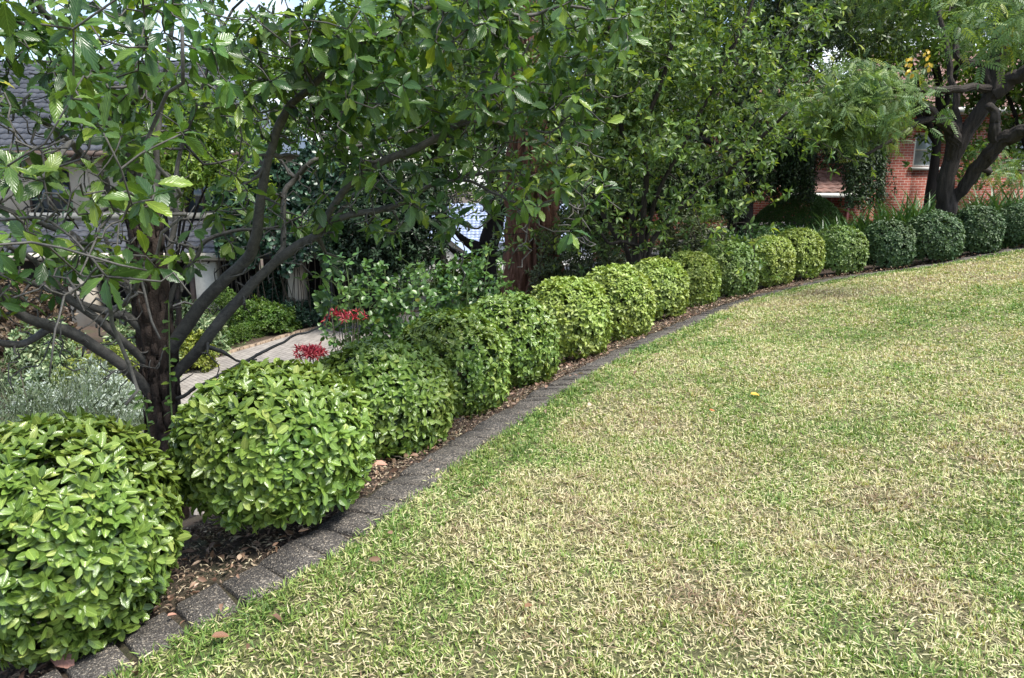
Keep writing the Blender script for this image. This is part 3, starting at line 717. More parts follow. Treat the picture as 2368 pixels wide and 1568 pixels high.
for _ in range(240):      # flakes of bark lifting from the trunk
    k = tg.integers(8, len(trunk) * 12 - 14); pth = catmull(tp, 12); rr_ = np.interp(np.linspace(0, 1, len(pth)), np.linspace(0, 1, len(tr)), tr)
    a = tg.uniform(0, 6.28); nrm = np.array([math.cos(a), math.sin(a), 0]); tn = np.array([-nrm[1], nrm[0], 0]); c = pth[k] + nrm * rr_[k] * 1.0
    h = tg.uniform(.025, .085); w = tg.uniform(.008, .024); lift = tg.uniform(.004, .016)
    up = np.array([tg.normal(0, .08), tg.normal(0, .08), 1])
    q8 = [c - tn*w - up*h, c + tn*w - up*h*.9, c + tn*w*.8 + nrm*lift + up*h, c - tn*w*.9 + nrm*lift*.7 + up*h*.8]
    q8 = q8 + [p_ + nrm * .005 for p_ in q8]
    geo.add(q8, [0,3,2,1, 4,5,6,7, 0,1,5,4, 1,2,6,5, 2,3,7,6, 3,0,4,7], [4]*6)
V, L, T, A = geo.out(); part('trunk', (V, L, T, A), M['bark_dark'], root, smooth=False)
geo = Geo(); nodes = []; nrad = []; ldir = {}
limb(geo, tp, tr * .35, 6, 8, 0, 0, tg)
for nm, tr_ in LIMBS.items():
    p_, r_ = P3(tr_); r_ = r_ * LS
    p_, r_ = limb(geo, p_, r_, 5, 12 if r_[0] > .02 else 7, .035, .004, tg)
    ldir[nm] = (p_, r_)
    lo = {'r6': .9, 'l3b': .3}.get(nm, .3)
    for q_ in range(int(len(p_) * lo), len(p_), 2): nodes.append(p_[q_]); nrad.append(r_[q_])
# targets: twigs around the limbs above the browse line
NA = np.array(nodes); tgt = []
def browse(p): return -.25 - .12 * max(0, 1.2 - abs(p[0] + .2))
for _ in range(1500):
    b_ = NA[tg.integers(len(NA))]
    d_ = norm(tg.normal(0, 1, 3) * [1, 1, .85] + [0, -.1, .18]) * tg.uniform(.12, .62)
    p_ = b_ + d_
    zr = p_[2] - 1.5
    u_ = CX + F * p_[0] / max(p_[1], .1)
    if zr < -.28 - .25 * max(0, (-1.1 - p_[0])) : continue
    if p_[1] < 1.75 or zr > 1.5 or p_[0] > .62: continue
    if zr < .28 and tg.uniform() < .66: continue
    if zr > .95 and p_[0] > -.9: continue
    if p_[0] < -.9 and tg.uniform() < .32: continue
    tgt.append(p_)
tgt = tgt[:600]
for _ in range(38): tgt.append(np.array([tg.uniform(-2.3, -.9), tg.uniform(2.0, 3.4), 1.5 + tg.uniform(.0, .8)]))
# crown above and behind, out of the picture's top but shading
for _ in range(40): tgt.append(np.array([tg.uniform(-2.8, -1.0), tg.uniform(3.6, 5.2), 1.5 + tg.uniform(1.0, 1.6)]))
tips = grow(geo, nodes, nrad, tgt, tg, .30, .010, .0028, 5, -.05)
bare = []; AN = np.concatenate([v_[0][len(v_[0]) // 6:] for k_, v_ in ldir.items() if k_ != 'r6']); AR = np.concatenate([v_[1][len(v_[1]) // 6:] for k_, v_ in ldir.items() if k_ != 'r6'])
for _ in range(950):
    b_ = AN[tg.integers(len(AN))]; bare.append(b_ + norm(tg.normal(0, 1, 3) * [1, .8, 1] + [0, 0, .1]) * tg.uniform(.08, .42))
grow(geo, AN, AR, bare, tg, .60, .009, .0032, 5, -.08)
lm = AN[:, 0] < -1.0; thick = []
for _ in range(46):
    b_ = AN[lm][tg.integers(lm.sum())]; thick.append(b_ + norm(tg.normal(0, 1, 3) * [1, .8, .9] + [-.2, -.1, .35]) * tg.uniform(.35, .85))
grow(geo, AN[lm], AR[lm] * 1.2, thick, tg, .40, .017, .006, 7, -.05)
V, L, T, A = geo.out(); part('limbs', (V, L, T, A), M['bark_grey'], root, smooth=True)
C = []; D = []
for p_, dr in tips:
    C.append(p_[-1]); D.append(dr + np.array([0, 0, .05]) + tg.normal(0, .3, 3))
    if tg.uniform() < .55: C.append(p_[len(p_) // 2]); D.append(tg.normal(0, 1, 3) + [0, 0, .2])
for nm in ('r4', 'r5', 'r3b', 'r1', 'r2', 'r6', 'f1', 'k2', 'f3'):
    p_, r_ = ldir[nm]; C.append(p_[-1]); D.append(p_[-1] - p_[-2]); C.append(p_[-1] + tg.normal(0, .03, 3)); D.append(np.array([0, 0, 1.]))
for u_, v_ in ((740,640),(745,700),(700,650),(760,610)): C.append(at(u_, v_, 4.1)); D.append(tg.normal(0, .5, 3) + [0, 0, .6])
C = np.array(C); D = np.array(D)
Pp, Aa, Uu, LL = rosettes(C, D, 6, .082, (35, 95), tg, .38)
n = len(Pp)
Aa = Aa + np.array([0, 0, -.18])        # leaves hang a little
Uu = Uu * .5 + np.array([0, -.25, .75]) + tg.normal(0, .35, (n, 3))
rn = np.clip(tg.beta(2, 2, n) * .9 + .1 * tg.uniform(0, 1, n), 0, 1)
half = tg.uniform(0, 1, n) < .5
geo = Geo()
Wd = tg.uniform(.30, .46, n)
geo.add(*leaves(TOOTH, Pp[half], Aa[half], Uu[half], LL[half], Wd[half], rn[half], curl=tg.normal(.12, .2, half.sum())))
geo.add(*leaves(TOOTHL, Pp[~half], Aa[~half], Uu[~half], LL[~half], Wd[~half], rn[~half], curl=tg.normal(.12, .2, (~half).sum())))
V, L, T, A = geo.out(); part('crown', (V, L, T, A), M['medlar'], root, smooth=True)

# two leafy suckers in front of the trunk
def sucker(pts, Y, label, nleaf=16, size=.055):
    p_ = np.array([at(u, v, Y) for u, v in pts]); p_ = catmull(p_, 6)
    base = p_[0].copy(); base[2] = terr(base[0], base[1]); p_ = np.vstack([base, p_])
    root = empty('young_shoot', base, label, 'plant')
    geo = Geo(); tube(geo, p_, np.linspace(.007, .0025, len(p_)), 6); V, L, T, A = geo.out(); part('stem', (V, L, T, A), M['greenstem'], root, True)
    k = np.linspace(2, len(p_) - 1, nleaf).astype(int); Pp = p_[k]; n = len(k)
    Aa = tg.normal(0, 1, (n, 3)) * [1, 1, .3] + [0, -.2, .1]; Uu = tg.normal(0, .4, (n, 3)) + [0, -.4, 1]
    geo = Geo(); geo.add(*leaves(TOOTH, Pp, Aa, Uu, size * tg.uniform(.7, 1.2, n), .55, np.clip(tg.normal(.65, .15, n), 0, 1), curl=.1)); V, L, T, A = geo.out(); part('leaves', (V, L, T, A), M['medlar'], root, True)
sucker([(400,1080),(398,980),(394,900),(392,820),(390,700)], 3.95, 'thin leafy green shoot rising in front of the dark flaking trunk', 22)
sucker([(352,1090),(345,1000),(335,940),(325,905)], 3.9, 'short leafy shoot just left of the dark flaking trunk foot', 16, .06)

# ---------- generic crown
def cloud(center, radii, n, g, shell=.6, zcut=-1, lumps=5, lump=.18):
    d = norm(g.normal(0, 1, (n * 2, 3))); d = d[d[:, 2] > zcut][:n]; n = len(d)
    r = np.where(g.uniform(0, 1, n) < .75, g.uniform(shell, 1, n), g.uniform(min(.15, shell * .5), shell, n))
    f = 1 + lump * np.sin(lumps * d[:, 0] + g.uniform(0, 6)) * np.sin(lumps * d[:, 1] + g.uniform(0, 6)) + lump * .7 * np.sin(lumps * 1.7 * d[:, 2] + lumps * d[:, 0] + g.uniform(0, 6))
    return center + d * (r * f)[:, None] * np.array(radii), d

def tree(name, label, cat, base, stems, center, radii, ntgt, nros, k, size, mat, bark, g, tpl=LEAF, wr=.42, group=None, zcut=-.8, hang=0, clump=.30, ridge=.08, up=.4, extra=None, sides=12, sag=.04, wob=.14, lw=.006):
    root = empty(name, base, label, cat, group)
    geo = Geo(); nodes = []; nrad = []
    for st in stems:
        p_, r_ = limb(geo, st[0], st[1], 6, sides, ridge, lw if len(nodes) else .006, g)
        for q_ in range(len(p_) // 3, len(p_), 2): nodes.append(p_[q_]); nrad.append(r_[q_])
    tg_, td = cloud(np.array(center), radii, ntgt, g, .45, zcut)
    for (c_, r_, n_) in (extra or []): tg_ = np.vstack([tg_, cloud(np.array(c_), r_, n_, g, .3, -1)[0]])
    tips = grow(geo, nodes, nrad, tg_, g, wob, .022, .004, 4, sag)
    V, L, T, A = geo.out(); part('trunk', (V, L, T, A), bark, root, True)
    # leaf whorls gathered in clumps round the twig ends
    allp = np.array([p_[-1] for p_, _ in tips] + [p_[len(p_) // 2] for p_, _ in tips])
    pick = g.integers(0, len(allp), nros)
    C = allp[pick] + g.normal(0, 1, (nros, 3)) * clump * np.array([1, 1, .7])
    D = norm(C - np.array(center)) * .6 + np.array([0, 0, up - hang]) + g.normal(0, .45, (nros, 3))
    Pp, Aa, Uu, LL = rosettes(C, D, k, size, (30, 95), g, .3)
    n = len(Pp); Aa = Aa + np.array([0, 0, -hang]); Uu = Uu * .6 + np.array([0, -.1, .5]) + g.normal(0, .3, (n, 3))
    geo = Geo(); rn = np.clip(g.beta(2, 2, n) + .15 * np.repeat(g.normal(0, 1, nros), k), 0, 1)
    geo.add(*leaves(tpl, Pp, Aa, Uu, LL, g.uniform(wr * .8, wr * 1.2, n), rn, curl=g.normal(.1, .15, n)))
    V, L, T, A = geo.out(); part('crown', (V, L, T, A), mat, root)
    return root

def gpt(u, v, Y):
    p = at(u, v, Y); return np.array([p[0], p[1], float(terr(p[0], p[1]))])

g2 = np.random.default_rng(52)
Y2 = 11.
b2 = gpt(1470, 640, Y2)
def st(lst): return P3(lst)
def gst(base, lst):
    p, r = P3(lst); return np.vstack([base + [0, 0, -.1], p]), np.r_[r[0] * 1.15, r]
S = [gst(b2 + [-.08, 0, 0], [(1468,590,10,Y2),(1465,520,10,Y2),(1452,420,9,Y2),(1440,320,8,Y2),(1425,200,7,Y2),(1410,80,6,Y2),(1400,-40,5,Y2)]),
     gst(b2, [(1480,590,10,Y2),(1488,500,10,Y2-.2),(1495,400,9,Y2-.3),(1490,300,8,Y2-.4),(1530,190,7,Y2-.5),(1560,80,6,Y2-.6),(1600,-30,5,Y2-.6)]),
     gst(b2 + [.08, .1, 0], [(1500,590,8,Y2+.1),(1520,540,8,Y2+.1),(1570,480,8,Y2),(1640,430,8,Y2),(1700,380,7,Y2-.2),(1760,320,6,Y2-.4),(1820,260,4,Y2-.6)]),
     gst(b2 + [-.1, .1, 0], [(1455,600,8,Y2+.2),(1420,540,8,Y2+.3),(1380,470,7,Y2+.3),(1340,390,6,Y2+.2),(1280,300,5,Y2),(1220,200,4,Y2)]),
     gst(b2 + [0, -.1, 0], [(1478,600,8,Y2-.1),(1450,560,6,Y2-.3),(1405,560,5,Y2-.4),(1370,500,4,Y2-.5)]),
     gst(b2 + [.05, 0, 0], [(1490,580,8,Y2),(1520,450,7,Y2-.3),(1600,300,6,Y2-.5),(1660,180,5,Y2-.6),(1720,60,5,Y2-.7),(1760,-60,4,Y2-.7)])]
S = [(p_, r_ * .72) for p_, r_ in S]
c2 = at(1450, 190, Y2 - .2)
tree('multi_stemmed_tree', 'broad many-stemmed tree with grey-green glossy leaves behind the middle of the row', 'tree', b2, S, c2, (3.1, 2.0, 2.85), 470, 3900, 6, .090, M['medlar_far'], M['bark_brown'], g2, TOOTH if False else LEAF, .40, zcut=-1, clump=.22, ridge=.04, sides=10)

# ---------- leaning tree on the right with pinnate leaves
g3 = np.random.default_rng(63); Y3 = 13.2
b3 = gpt(2187, 500, Y3)
S = [gst(b3, [(2188,491,21,Y3),(2185,448,18,Y3),(2190,401,16,Y3),(2212,349,15,Y3),(2243,293,15,Y3),(2281,236,16,Y3-.1),(2300,203,15,Y3-.2),(2305,156,15,Y3-.2),(2310,104,16,Y3-.3),(2316,47,14,Y3-.3),(2325,-40,12,Y3-.3),(2330,-140,9,Y3-.3)]),
     P3([(2192,488,9,Y3),(2207,460,12,Y3),(2239,415,14,Y3-.1),(2277,368,16,Y3-.3),(2314,326,16,Y3-.5),(2352,307,15,Y3-.7),(2390,300,14,Y3-.9),(2450,280,11,Y3-1.2),(2520,230,8,Y3-1.5)]),
     P3([(2200,370,16,Y3),(2206,325,15,Y3-.1),(2192,293,14,Y3-.2),(2163,269,12,Y3-.4),(2135,245,10,Y3-.6),(2105,225,6,Y3-.8),(2060,190,4,Y3-1)]),
     P3([(2206,325,8,Y3),(2215,290,8,Y3),(2210,240,7,Y3+.1),(2200,180,6,Y3+.2),(2190,110,5,Y3+.3),(2170,30,4,Y3+.4)]),
     P3([(2163,269,6,Y3-.4),(2144,274,6,Y3-.5),(2097,302,5,Y3-.7),(2050,330,4,Y3-.9),(2003,358,3,Y3-1.1)]),
     P3([(2150,270,5,Y3-.4),(2097,285,4,Y3-.5),(2050,283,4,Y3-.6),(1975,288,3,Y3-.7),(1909,283,2,Y3-.8)]),
     P3([(2308,210,7,Y3-.12),(2285,206,9,Y3-.2),(2262,203,8,Y3-.3),(2215,205,8,Y3-.6),(2168,208,7,Y3-.8),(2097,208,5,Y3-1),(2030,195,3,Y3-1.2)]),
     P3([(2300,215,17,Y3-.2),(2333,189,16,Y3-.3),(2366,170,15,Y3-.5),(2420,140,13,Y3-.8),(2480,80,10,Y3-1.2)]),
     P3([(2310,330,13,Y3-.5),(2300,302,11,Y3-.5),(2300,270,10,Y3-.5),(2290,240,8,Y3-.5)]),
     P3([(2290,200,8,Y3-.2),(2270,150,8,Y3-.2),(2225,140,7,Y3-.3),(2210,110,7,Y3-.3),(2214,60,5,Y3-.3)]),
     P3([(2480,80,8,Y3-1.2),(2470,20,7,Y3-2),(2420,-20,6,Y3-3),(2360,-10,5,Y3-4),(2320,20,3,Y3-4.6)])]
r3 = tree('leaning_tree', 'leaning forked tree with furrowed trunk and feathery pinnate leaves at the right', 'tree', b3, S, at(2230, -130, Y3 + 1.9), (3.6, 1.3, 1.9), 240, 3000, 3, .20, M['pinnate'], M['bark_brown'], g3, PINN, 1.0, zcut=-1, hang=.25, clump=.25, ridge=.12, sides=30, wob=.18, lw=.02, extra=[(at(1985, 235, Y3 - .9), (1.15, .7, .70), 95), (at(2345, 40, 8.8), (.55, .5, .30), 22), (at(2350, 400, Y3 + 1.5), (.8, .5, .4), 10)])
geo = Geo()
for (u_, v_) in ((2105,150),(2146,135)):
    for q_ in range(4):
        p_ = at(u_ + q_ * 3 - 4, v_ + q_ * 11 - 12, Y3 - 2.2)
        n = 3
        geo.add(*leaves(OVAL, np.repeat(p_[None], n, 0) + g3.normal(0, .025, (n, 3)), g3.normal(0, .4, (n, 3)) + [-.3, 0, -1], g3.normal(0, .3, (n, 3)) + [0, -1, .2], .062, .6, g3.uniform(0, 1, n)))
V, L, T, A = geo.out(); o = part('yellow_leaves', (V, L, T, A), M['yellow'], r3); o['label'] = 'hanging yellow leaflets'

# ---------- big red-barked trunk
g4 = np.random.default_rng(74); Y4 = 13.0
b4 = gpt(1232, 700, Y4)
S = [gst(b4, [(1233,690,66,Y4),(1232,640,60,Y4),(1231,560,57,Y4),(1229,470,54,Y4),(1226,380,48,Y4),(1222,270,40,Y4),(1216,150,35,Y4),(1210,20,30,Y4),(1205,-150,24,Y4),(1200,-400,14,Y4)])]
c4 = at(1190, 40, Y4 + 1.2)
tree('red_barked_tree', 'big upright tree with stringy red-brown bark behind the sixth shrub ball', 'tree', b4, S, c4, (2.4, 1.8, 3.0), 170, 2600, 6, .10, M['grey_conifer'], M['bark_red'], g4, DIAM, .22, zcut=-.9, hang=.2, clump=.3, ridge=.13, sides=110)

# ---------- black spreading tree far behind
g5 = np.random.default_rng(85); Y5 = 25.
b5 = gpt(1130, 640, Y5)
S = [gst(b5, [(1126,610,24,Y5),(1132,558,23,Y5),(1143,522,22,Y5),(1151,480,20,Y5),(1146,420,16,Y5),(1140,300,10,Y5),(1130,180,7,Y5)]),
     P3([(1120,600,14,Y5),(1111,589,10,Y5),(1075,593,6,Y5),(1049,582,5,Y5),(1022,557,4,Y5),(987,540,3,Y5)]),
     P3([(1128,590,20,Y5),(1102,572,16,Y5),(1075,557,9,Y5),(1050,530,5,Y5),(1020,480,4,Y5)]),
     P3([(1130,605,14,Y5),(1146,598,12,Y5),(1173,588,10,Y5),(1200,570,6,Y5),(1230,530,5,Y5)]),
     P3([(1145,520,9,Y5),(1170,470,8,Y5),(1200,400,6,Y5),(1230,300,5,Y5)])]
tree('black_limbed_tree', 'far spreading tree with near-black trunk seen left of the red-barked trunk', 'tree', b5, S, at(1110, 250, Y5), (4.2, 3, 3.6), 220, 3600, 6, .16, M['tree_mid'], M['bark_black'], g5, DIAM, .5, zcut=-.9, clump=.4, ridge=.08)

# ---------- weeping tree, dark trunk
g6 = np.random.default_rng(96); Y6 = 16.
b6 = gpt(1722, 560, Y6)
S = [gst(b6, [(1722,545,19,Y6),(1723,480,18,Y6),(1722,420,17,Y6),(1720,360,15,Y6),(1710,280,12,Y6),(1700,180,9,Y6),(1690,80,7,Y6)]),
     P3([(1722,400,10,Y6),(1760,340,9,Y6),(1830,290,7,Y6),(1920,260,6,Y6),(2010,260,4,Y6)]),
     P3([(1720,400,10,Y6),(1680,350,8,Y6),(1620,320,6,Y6),(1560,310,5,Y6)])]
r6 = tree('weeping_tree', 'weeping tree with straight black trunk and trailing dark foliage', 'tree', b6, S, at(1800, 220, Y6), (3.1, 1.8, 1.7), 200, 1800, 6, .09, M['weeping'], M['bark_black'], g6, DIAM, .45, zcut=-.9, hang=.5, clump=.25, ridge=.06)
C = []
def curtain(u0, u1, vtop, vbot, Y, ns, g):
    for _ in range(ns):
        u_ = g.uniform(u0, u1); vb = vbot - abs(g.normal(0, .25)) * (vbot - vtop); yy = Y + g.uniform(-.5, .5)
        a_ = at(u_, vtop + g.uniform(-15, 15), yy); b_ = at(u_ + g.normal(0, 8), vb, yy)
        k = max(3, int((a_[2] - b_[2]) / .045)); w = np.linspace(0, 1, k)[:, None]
        p_ = a_ * (1 - w) + b_ * w; p_[:, :2] += np.cumsum(g.normal(0, .012, (k, 2)), 0); C.append(p_)
curtain(1540, 1712, 360, 512, Y6 - .3, 330, g6)
curtain(1735, 1885, 300, 462, Y6 + .3, 260, g6)
curtain(1900, 1960, 300, 400, Y6 + .4, 30, g6)
curtain(1955, 2048, 310, 488, Y6 - .8, 85, g6)
geo = Geo()
for p_ in C: tube(geo, p_, .0035, 3, cap=False)
V, L, T, A = geo.out(); part('trailing_sprays', (V, L, T, A), M['bark_black'], r6)
Pc = np.concatenate(C); Pc = np.repeat(Pc, 3, 0) + g6.normal(0, .03, (len(Pc) * 3, 3)); n = len(Pc)
geo = Geo(); geo.add(*leaves(DIAM, Pc, g6.normal(0, .6, (n, 3)) + [0, 0, -.7], g6.normal(0, .5, (n, 3)) + [0, -.6, .5], g6.uniform(.05, .09, n), .45, np.clip(g6.beta(2, 2.5, n), 0, 1)))
V, L, T, A = geo.out(); part('trailing_leaves', (V, L, T, A), M['weeping'], r6)

# ---------- background trees
def bgtree(name, label, u, v, Y, radii, nros, size, mat, seed, base_v=None, tpl=DIAM, wr=.5, zc=-1, bark='bark_black', ntgt=110, clump=.45, k=6, hang=0., rpx=10, bu=None):
    g = np.random.default_rng(seed); c = at(u, v, Y); bc = at(bu or u, v, Y); b = np.array([bc[0], bc[1], float(terr(c[0], c[1]))])
    H = c[2] - b[2]; r0 = rpx * Y / F
    S = [(np.array([b + [0, 0, -.1], b + [.05, 0, H * .35], b + [-.1, .1, H * .7], c, c + [0.1, 0, radii[2] * .7]]), np.array([r0 * 1.3, r0, r0 * .8, r0 * .6, r0 * .2]))]
    for q_ in range(5):
        a = q_ * 1.26 + .4; e = c + np.array([math.cos(a) * radii[0] * .6, math.sin(a) * radii[1] * .6, radii[2] * g.uniform(-.2, .4)])
        S.append((np.array([b + [0, 0, H * .4], (b + [0, 0, H * .55]) * .5 + e * .5, e]), np.array([r0 * .6, r0 * .4, r0 * .15])))
    return tree(name, label, 'tree', b, S, c, radii, ntgt, nros, k, size, M[mat], M[bark], g, tpl, wr, None, zc, hang, clump, .05, sides=8)
bgtree('evergreen_tree', 'dense near-black evergreen beside the driveway, right of the porch', 885, 520, 22, (1.75, 1.3, 2.1), 6500, .13, 'tree_dark', 201, clump=.3, ntgt=220)
bgtree('garden_tree', 'mid-green tree rising beyond the driveway, left of centre', 780, 180, 25, (3.6, 2.5, 3.4), 3200, .17, 'tree_mid', 202)
bgtree('garden_tree', 'light green small tree between the near trunk and the cream house', 440, 330, 18, (1.7, 1.2, 1.35), 1700, .12, 'tree_light', 209, bu=372, rpx=6, clump=.25)
bgtree('garden_tree', 'pale green loose tree behind the red-barked trunk', 1010, 120, 31, (4.0, 3, 4.6), 3000, .22, 'tree_light', 203)
bgtree('garden_tree', 'deep green tree filling the gap behind the many-stemmed tree', 1560, 120, 22, (4.4, 3, 3.6), 4200, .17, 'tree_mid', 204)
bgtree('garden_tree', 'dark tree low behind the grey stems', 1400, 420, 17, (2.4, 1.5, 1.9), 3000, .11, 'weeping', 205, clump=.3)
bgtree('garden_tree', 'yellow-green tree high behind the leaning tree, with sky gaps', 2080, 0, 21, (4.6, 2.5, 2.2), 2400, .17, 'tree_light', 206, clump=.4, bu=2200)
bgtree('garden_tree', 'green tree behind the brick house, at the right edge', 2420, 180, 21, (3.2, 2, 3.2), 2200, .16, 'tree_mid', 207)
bgtree('garden_tree', 'dark tree top at the upper right of the weeping tree', 1850, 20, 18, (2.4, 2, 1.6), 1600, .13, 'weeping', 208, clump=.35, bu=1722)

# ---------- shrubs
def shrub(name, label, base, radii, nros, size, mat, seed, k=6, tpl=LEAF, wr=.45, up=.5, zc=-.5, shell=.6, stems=14, cat='shrub', group=None, stem='twig', hang=0., h0=.5, vtop=None):
    g = np.random.default_rng(seed); base = np.array(base, float)
    if vtop: radii = (radii[0], radii[1], max(.12, (float(at(1184, vtop, base[1])[2]) - base[2]) / 1.6))
    c = base + [0, 0, radii[2] * h0 * 1.2]
    root = empty(name, base, label, cat, group)
    P_, d = cloud(c, radii, nros, g, shell, zc, 6, .14)
    P_[:, 2] = np.maximum(P_[:, 2], terr(P_[:, 0], P_[:, 1]) + .03)
    D = d + np.array([0, 0, up]) + g.normal(0, .35, d.shape)
    Pp, Aa, Uu, LL = rosettes(P_, D, k, size, (25, 85), g, .3); n = len(Pp); Aa = Aa + [0, 0, -hang]
    geo = Geo(); geo.add(*leaves(tpl, Pp, Aa, Uu, LL, wr, np.clip(g.beta(2, 2, n), 0, 1), curl=.1))
    V, L, T, A = geo.out(); part('foliage', (V, L, T, A), M[mat], root)
    geo = Geo()
    for q_ in range(stems):
        t = P_[g.integers(len(P_))]
        tube(geo, catmull([base + g.normal(0, .004, 3) * [1, 1, 0], base * .45 + t * .55 + g.normal(0, .05, 3), t], 3), np.linspace(.012, .003, 7) * (1 + radii[2] * .5), 5)
    V, L, T, A = geo.out(); part('stems', (V, L, T, A), M[stem], root)
    return root
# rose bushes behind the row: upright stems with sprays
def rose(label, base, top_pts, seed):
    g = np.random.default_rng(seed); root = empty('rose_bush', base, label, 'rose bush', 'rose bushes behind the row')
    geo = Geo(); C = []
    for t in top_pts:
        t = np.array(t); m_ = base * .5 + t * .5 + g.normal(0, .05, 3)
        p_ = catmull([base + g.normal(0, .08, 3) * [1, 1, 0], m_, t], 6); tube(geo, p_, np.linspace(.008, .0025, len(p_)), 5)
        for q_ in range(4, len(p_)):
            for _ in range(5): 
                e = p_[q_] + norm(g.normal(0, 1, 3) * [1, 1, .5] + [0, 0, .25]) * g.uniform(.06, .2); tube(geo, [p_[q_], (p_[q_] + e) / 2 + [0, 0, .01], e], .0016, 3, cap=False); C.append(e)
    V, L, T, A = geo.out(); part('canes', (V, L, T, A), M['greenstem'], root)
    C = np.array(C); n0 = len(C); Pp, Aa, Uu, LL = rosettes(C, g.normal(0, .7, (n0, 3)) + [0, 0, .4], 5, .047, (40, 100), g, .25); n = len(Pp)
    Uu = Uu * .5 + [0, -.3, .6] + g.normal(0, .25, (n, 3))
    geo = Geo(); geo.add(*leaves(OVAL, Pp, Aa, Uu, LL, .72, np.clip(g.beta(2, 2, n), 0, 1), curl=.1)); V, L, T, A = geo.out(); part('leaves', (V, L, T, A), M['rose'], root)
def gp(u, v, Y): p = at(u, v, Y); return np.array([p[0], p[1], float(terr(p[0], p[1]))])
rose('leafy rose bush behind the fourth and fifth shrub balls', gp(1060, 760, 6.9), [at(u, v, 6.9 + d) for u, v, d in ((1130,585,0),(1095,600,.1),(1050,620,-.1),(1010,640,.2),(1160,640,0),(1080,650,-.2),(1120,680,.1),(1180,690,.2),(1030,690,0),(990,700,-.2),(1000,625,.1),(960,650,.2))], 301)
rose('rose bush with a few yellowing leaves behind the third shrub ball', gp(860, 830, 6.2), [at(u, v, 6.2 + d) for u, v, d in ((800,610,0),(850,640,.1),(890,620,.2),(930,650,0),(830,690,-.1),(780,700,0),(880,700,.1),(940,700,.2),(910,680,-.2),(960,625,0),(780,660,.1))], 302)
# crimson lacy plants
def crim(label, u, v, Y, r, nr, seed, frag=1.):
    base = gp(u, v, Y); c = at(u, v, Y); g = np.random.default_rng(seed); root = empty('crimson_plant', base, label, 'plant', 'crimson foliage plants')
    P_, d = cloud(c, r, nr, g, .3, -.6); Pp, Aa, Uu, LL = rosettes(P_, d + [0, 0, .6] + g.normal(0, .5, d.shape), 7, .05, (25, 90), g, .3)
    geo = Geo(); geo.add(*leaves(LEAF, Pp, Aa, Uu, LL, .2, g.uniform(0, 1, len(Pp)), curl=.3)); V, L, T, A = geo.out(); part('foliage', (V, L, T, A), M['crimson'], root)
    geo = Geo()
    for q_ in range(10): t = P_[g.integers(len(P_))]; tube(geo, catmull([base, base * .4 + t * .6 + g.normal(0, .03, 3), t], 3), np.linspace(.006, .002, 7), 4)
    V, L, T, A = geo.out(); part('stems', (V, L, T, A), M['twig'], root)
crim('low tuft of lacy crimson foliage just above the second shrub ball', 722, 815, 5.4, (.14, .13, .05), 50, 311)
crim('sparse crimson foliage among the rose stems', 795, 735, 6.0, (.2, .13, .10), 16, 312)

# left slope planting
shrub('feathery_shrub', 'wispy grey-green feathery shrub behind the nearest shrub ball', gp(110, 1000, 6.0), (1.0, .7, .72), 3000, .16, 'wispy', 321, 5, BLADE, .035, 1.2, -.3, .1, 30, vtop=838)
shrub('feathery_shrub', 'thin twiggy feathery shrub left of the dark trunk foot', gp(290, 1010, 6.4), (.42, .4, .6), 420, .12, 'wispy', 322, 5, BLADE, .035, 1.2, -.3, .1, 22, vtop=885)
shrub('silver_shrub', 'silver-leaved shrub at the edge of the driveway bend', gp(235, 890, 11.6), (.85, .6, .5), 700, .12, 'silver', 323, 6, LEAF, .25, .5, -.3, .5, vtop=842)
shrub('silver_shrub', 'low silver ground shrub left of the driveway', gp(90, 930, 10), (1.0, .6, .42), 900, .05, 'silver', 324, 6, LEAF, .3, .5, -.3, .5, vtop=860)
shrub('lime_shrub', 'yellow-green flowering shrub below the taupe porch pillar', gp(240, 850, 13.2), (.95, .6, .7), 900, .07, 'lime', 325, vtop=790)
shrub('copper_shrub', 'coppery brown shrub at the left edge by the house', gp(60, 800, 15.5), (1.3, .8, 1.5), 1100, .10, 'copper', 326, vtop=640)
shrub('variegated_shrub', 'pale variegated shrub behind the low left limb', gp(110, 850, 14.2), (.8, .6, .7), 700, .10, 'varieg', 327, vtop=740)
shrub('variegated_shrub', 'pale variegated shrub hidden half behind the dark trunk', gp(330, 850, 15.2), (.75, .6, .9), 700, .13, 'varieg', 328, wr=.3, vtop=705)
shrub('variegated_shrub', 'pale leaved shrub at the foot of the numbered pillar', gp(455, 810, 18.5), (.75, .5, .8), 800, .15, 'varieg', 329, wr=.3, vtop=705)
shrub('bright_shrub', 'light green shrub above the driveway edging, right of the trunk', gp(440, 800, 17), (.55, .4, .5), 500, .10, 'lime', 330, vtop=765)
shrub('dark_shrub', 'dark shrub at the far bend of the driveway', gp(690, 745, 22.5), (1.0, .7, .9), 1100, .08, 'ivy', 331, vtop=690)
shrub('garden_shrub', 'mid-green shrub in front of the dark porch', gp(600, 745, 21.5), (1.1, .7, 1.15), 1400, .09, 'tree_mid', 332, vtop=695)
shrub('garden_shrub', 'fern-like shrub under the ivy beside the porch', gp(650, 720, 24), (1.1, .7, 1.6), 1200, .12, 'ivy', 333, vtop=620)
shrub('olive_bush', 'brownish olive bush left of the black trunk', gp(1600, 600, 12.6), (.72, .5, .95), 1700, .07, 'olive', 334, wr=.28, vtop=478)
shrub('olive_bush', 'wide scruffy bush under the grey stems', gp(1345, 640, 12.2), (.85, .6, .85), 1500, .08, 'olive', 335, wr=.25, vtop=475)
shrub('dark_shrub', 'small dark bush right of the red-barked trunk foot', gp(1430, 620, 13.2), (.6, .5, .6), 700, .07, 'tree_dark', 336, vtop=560)
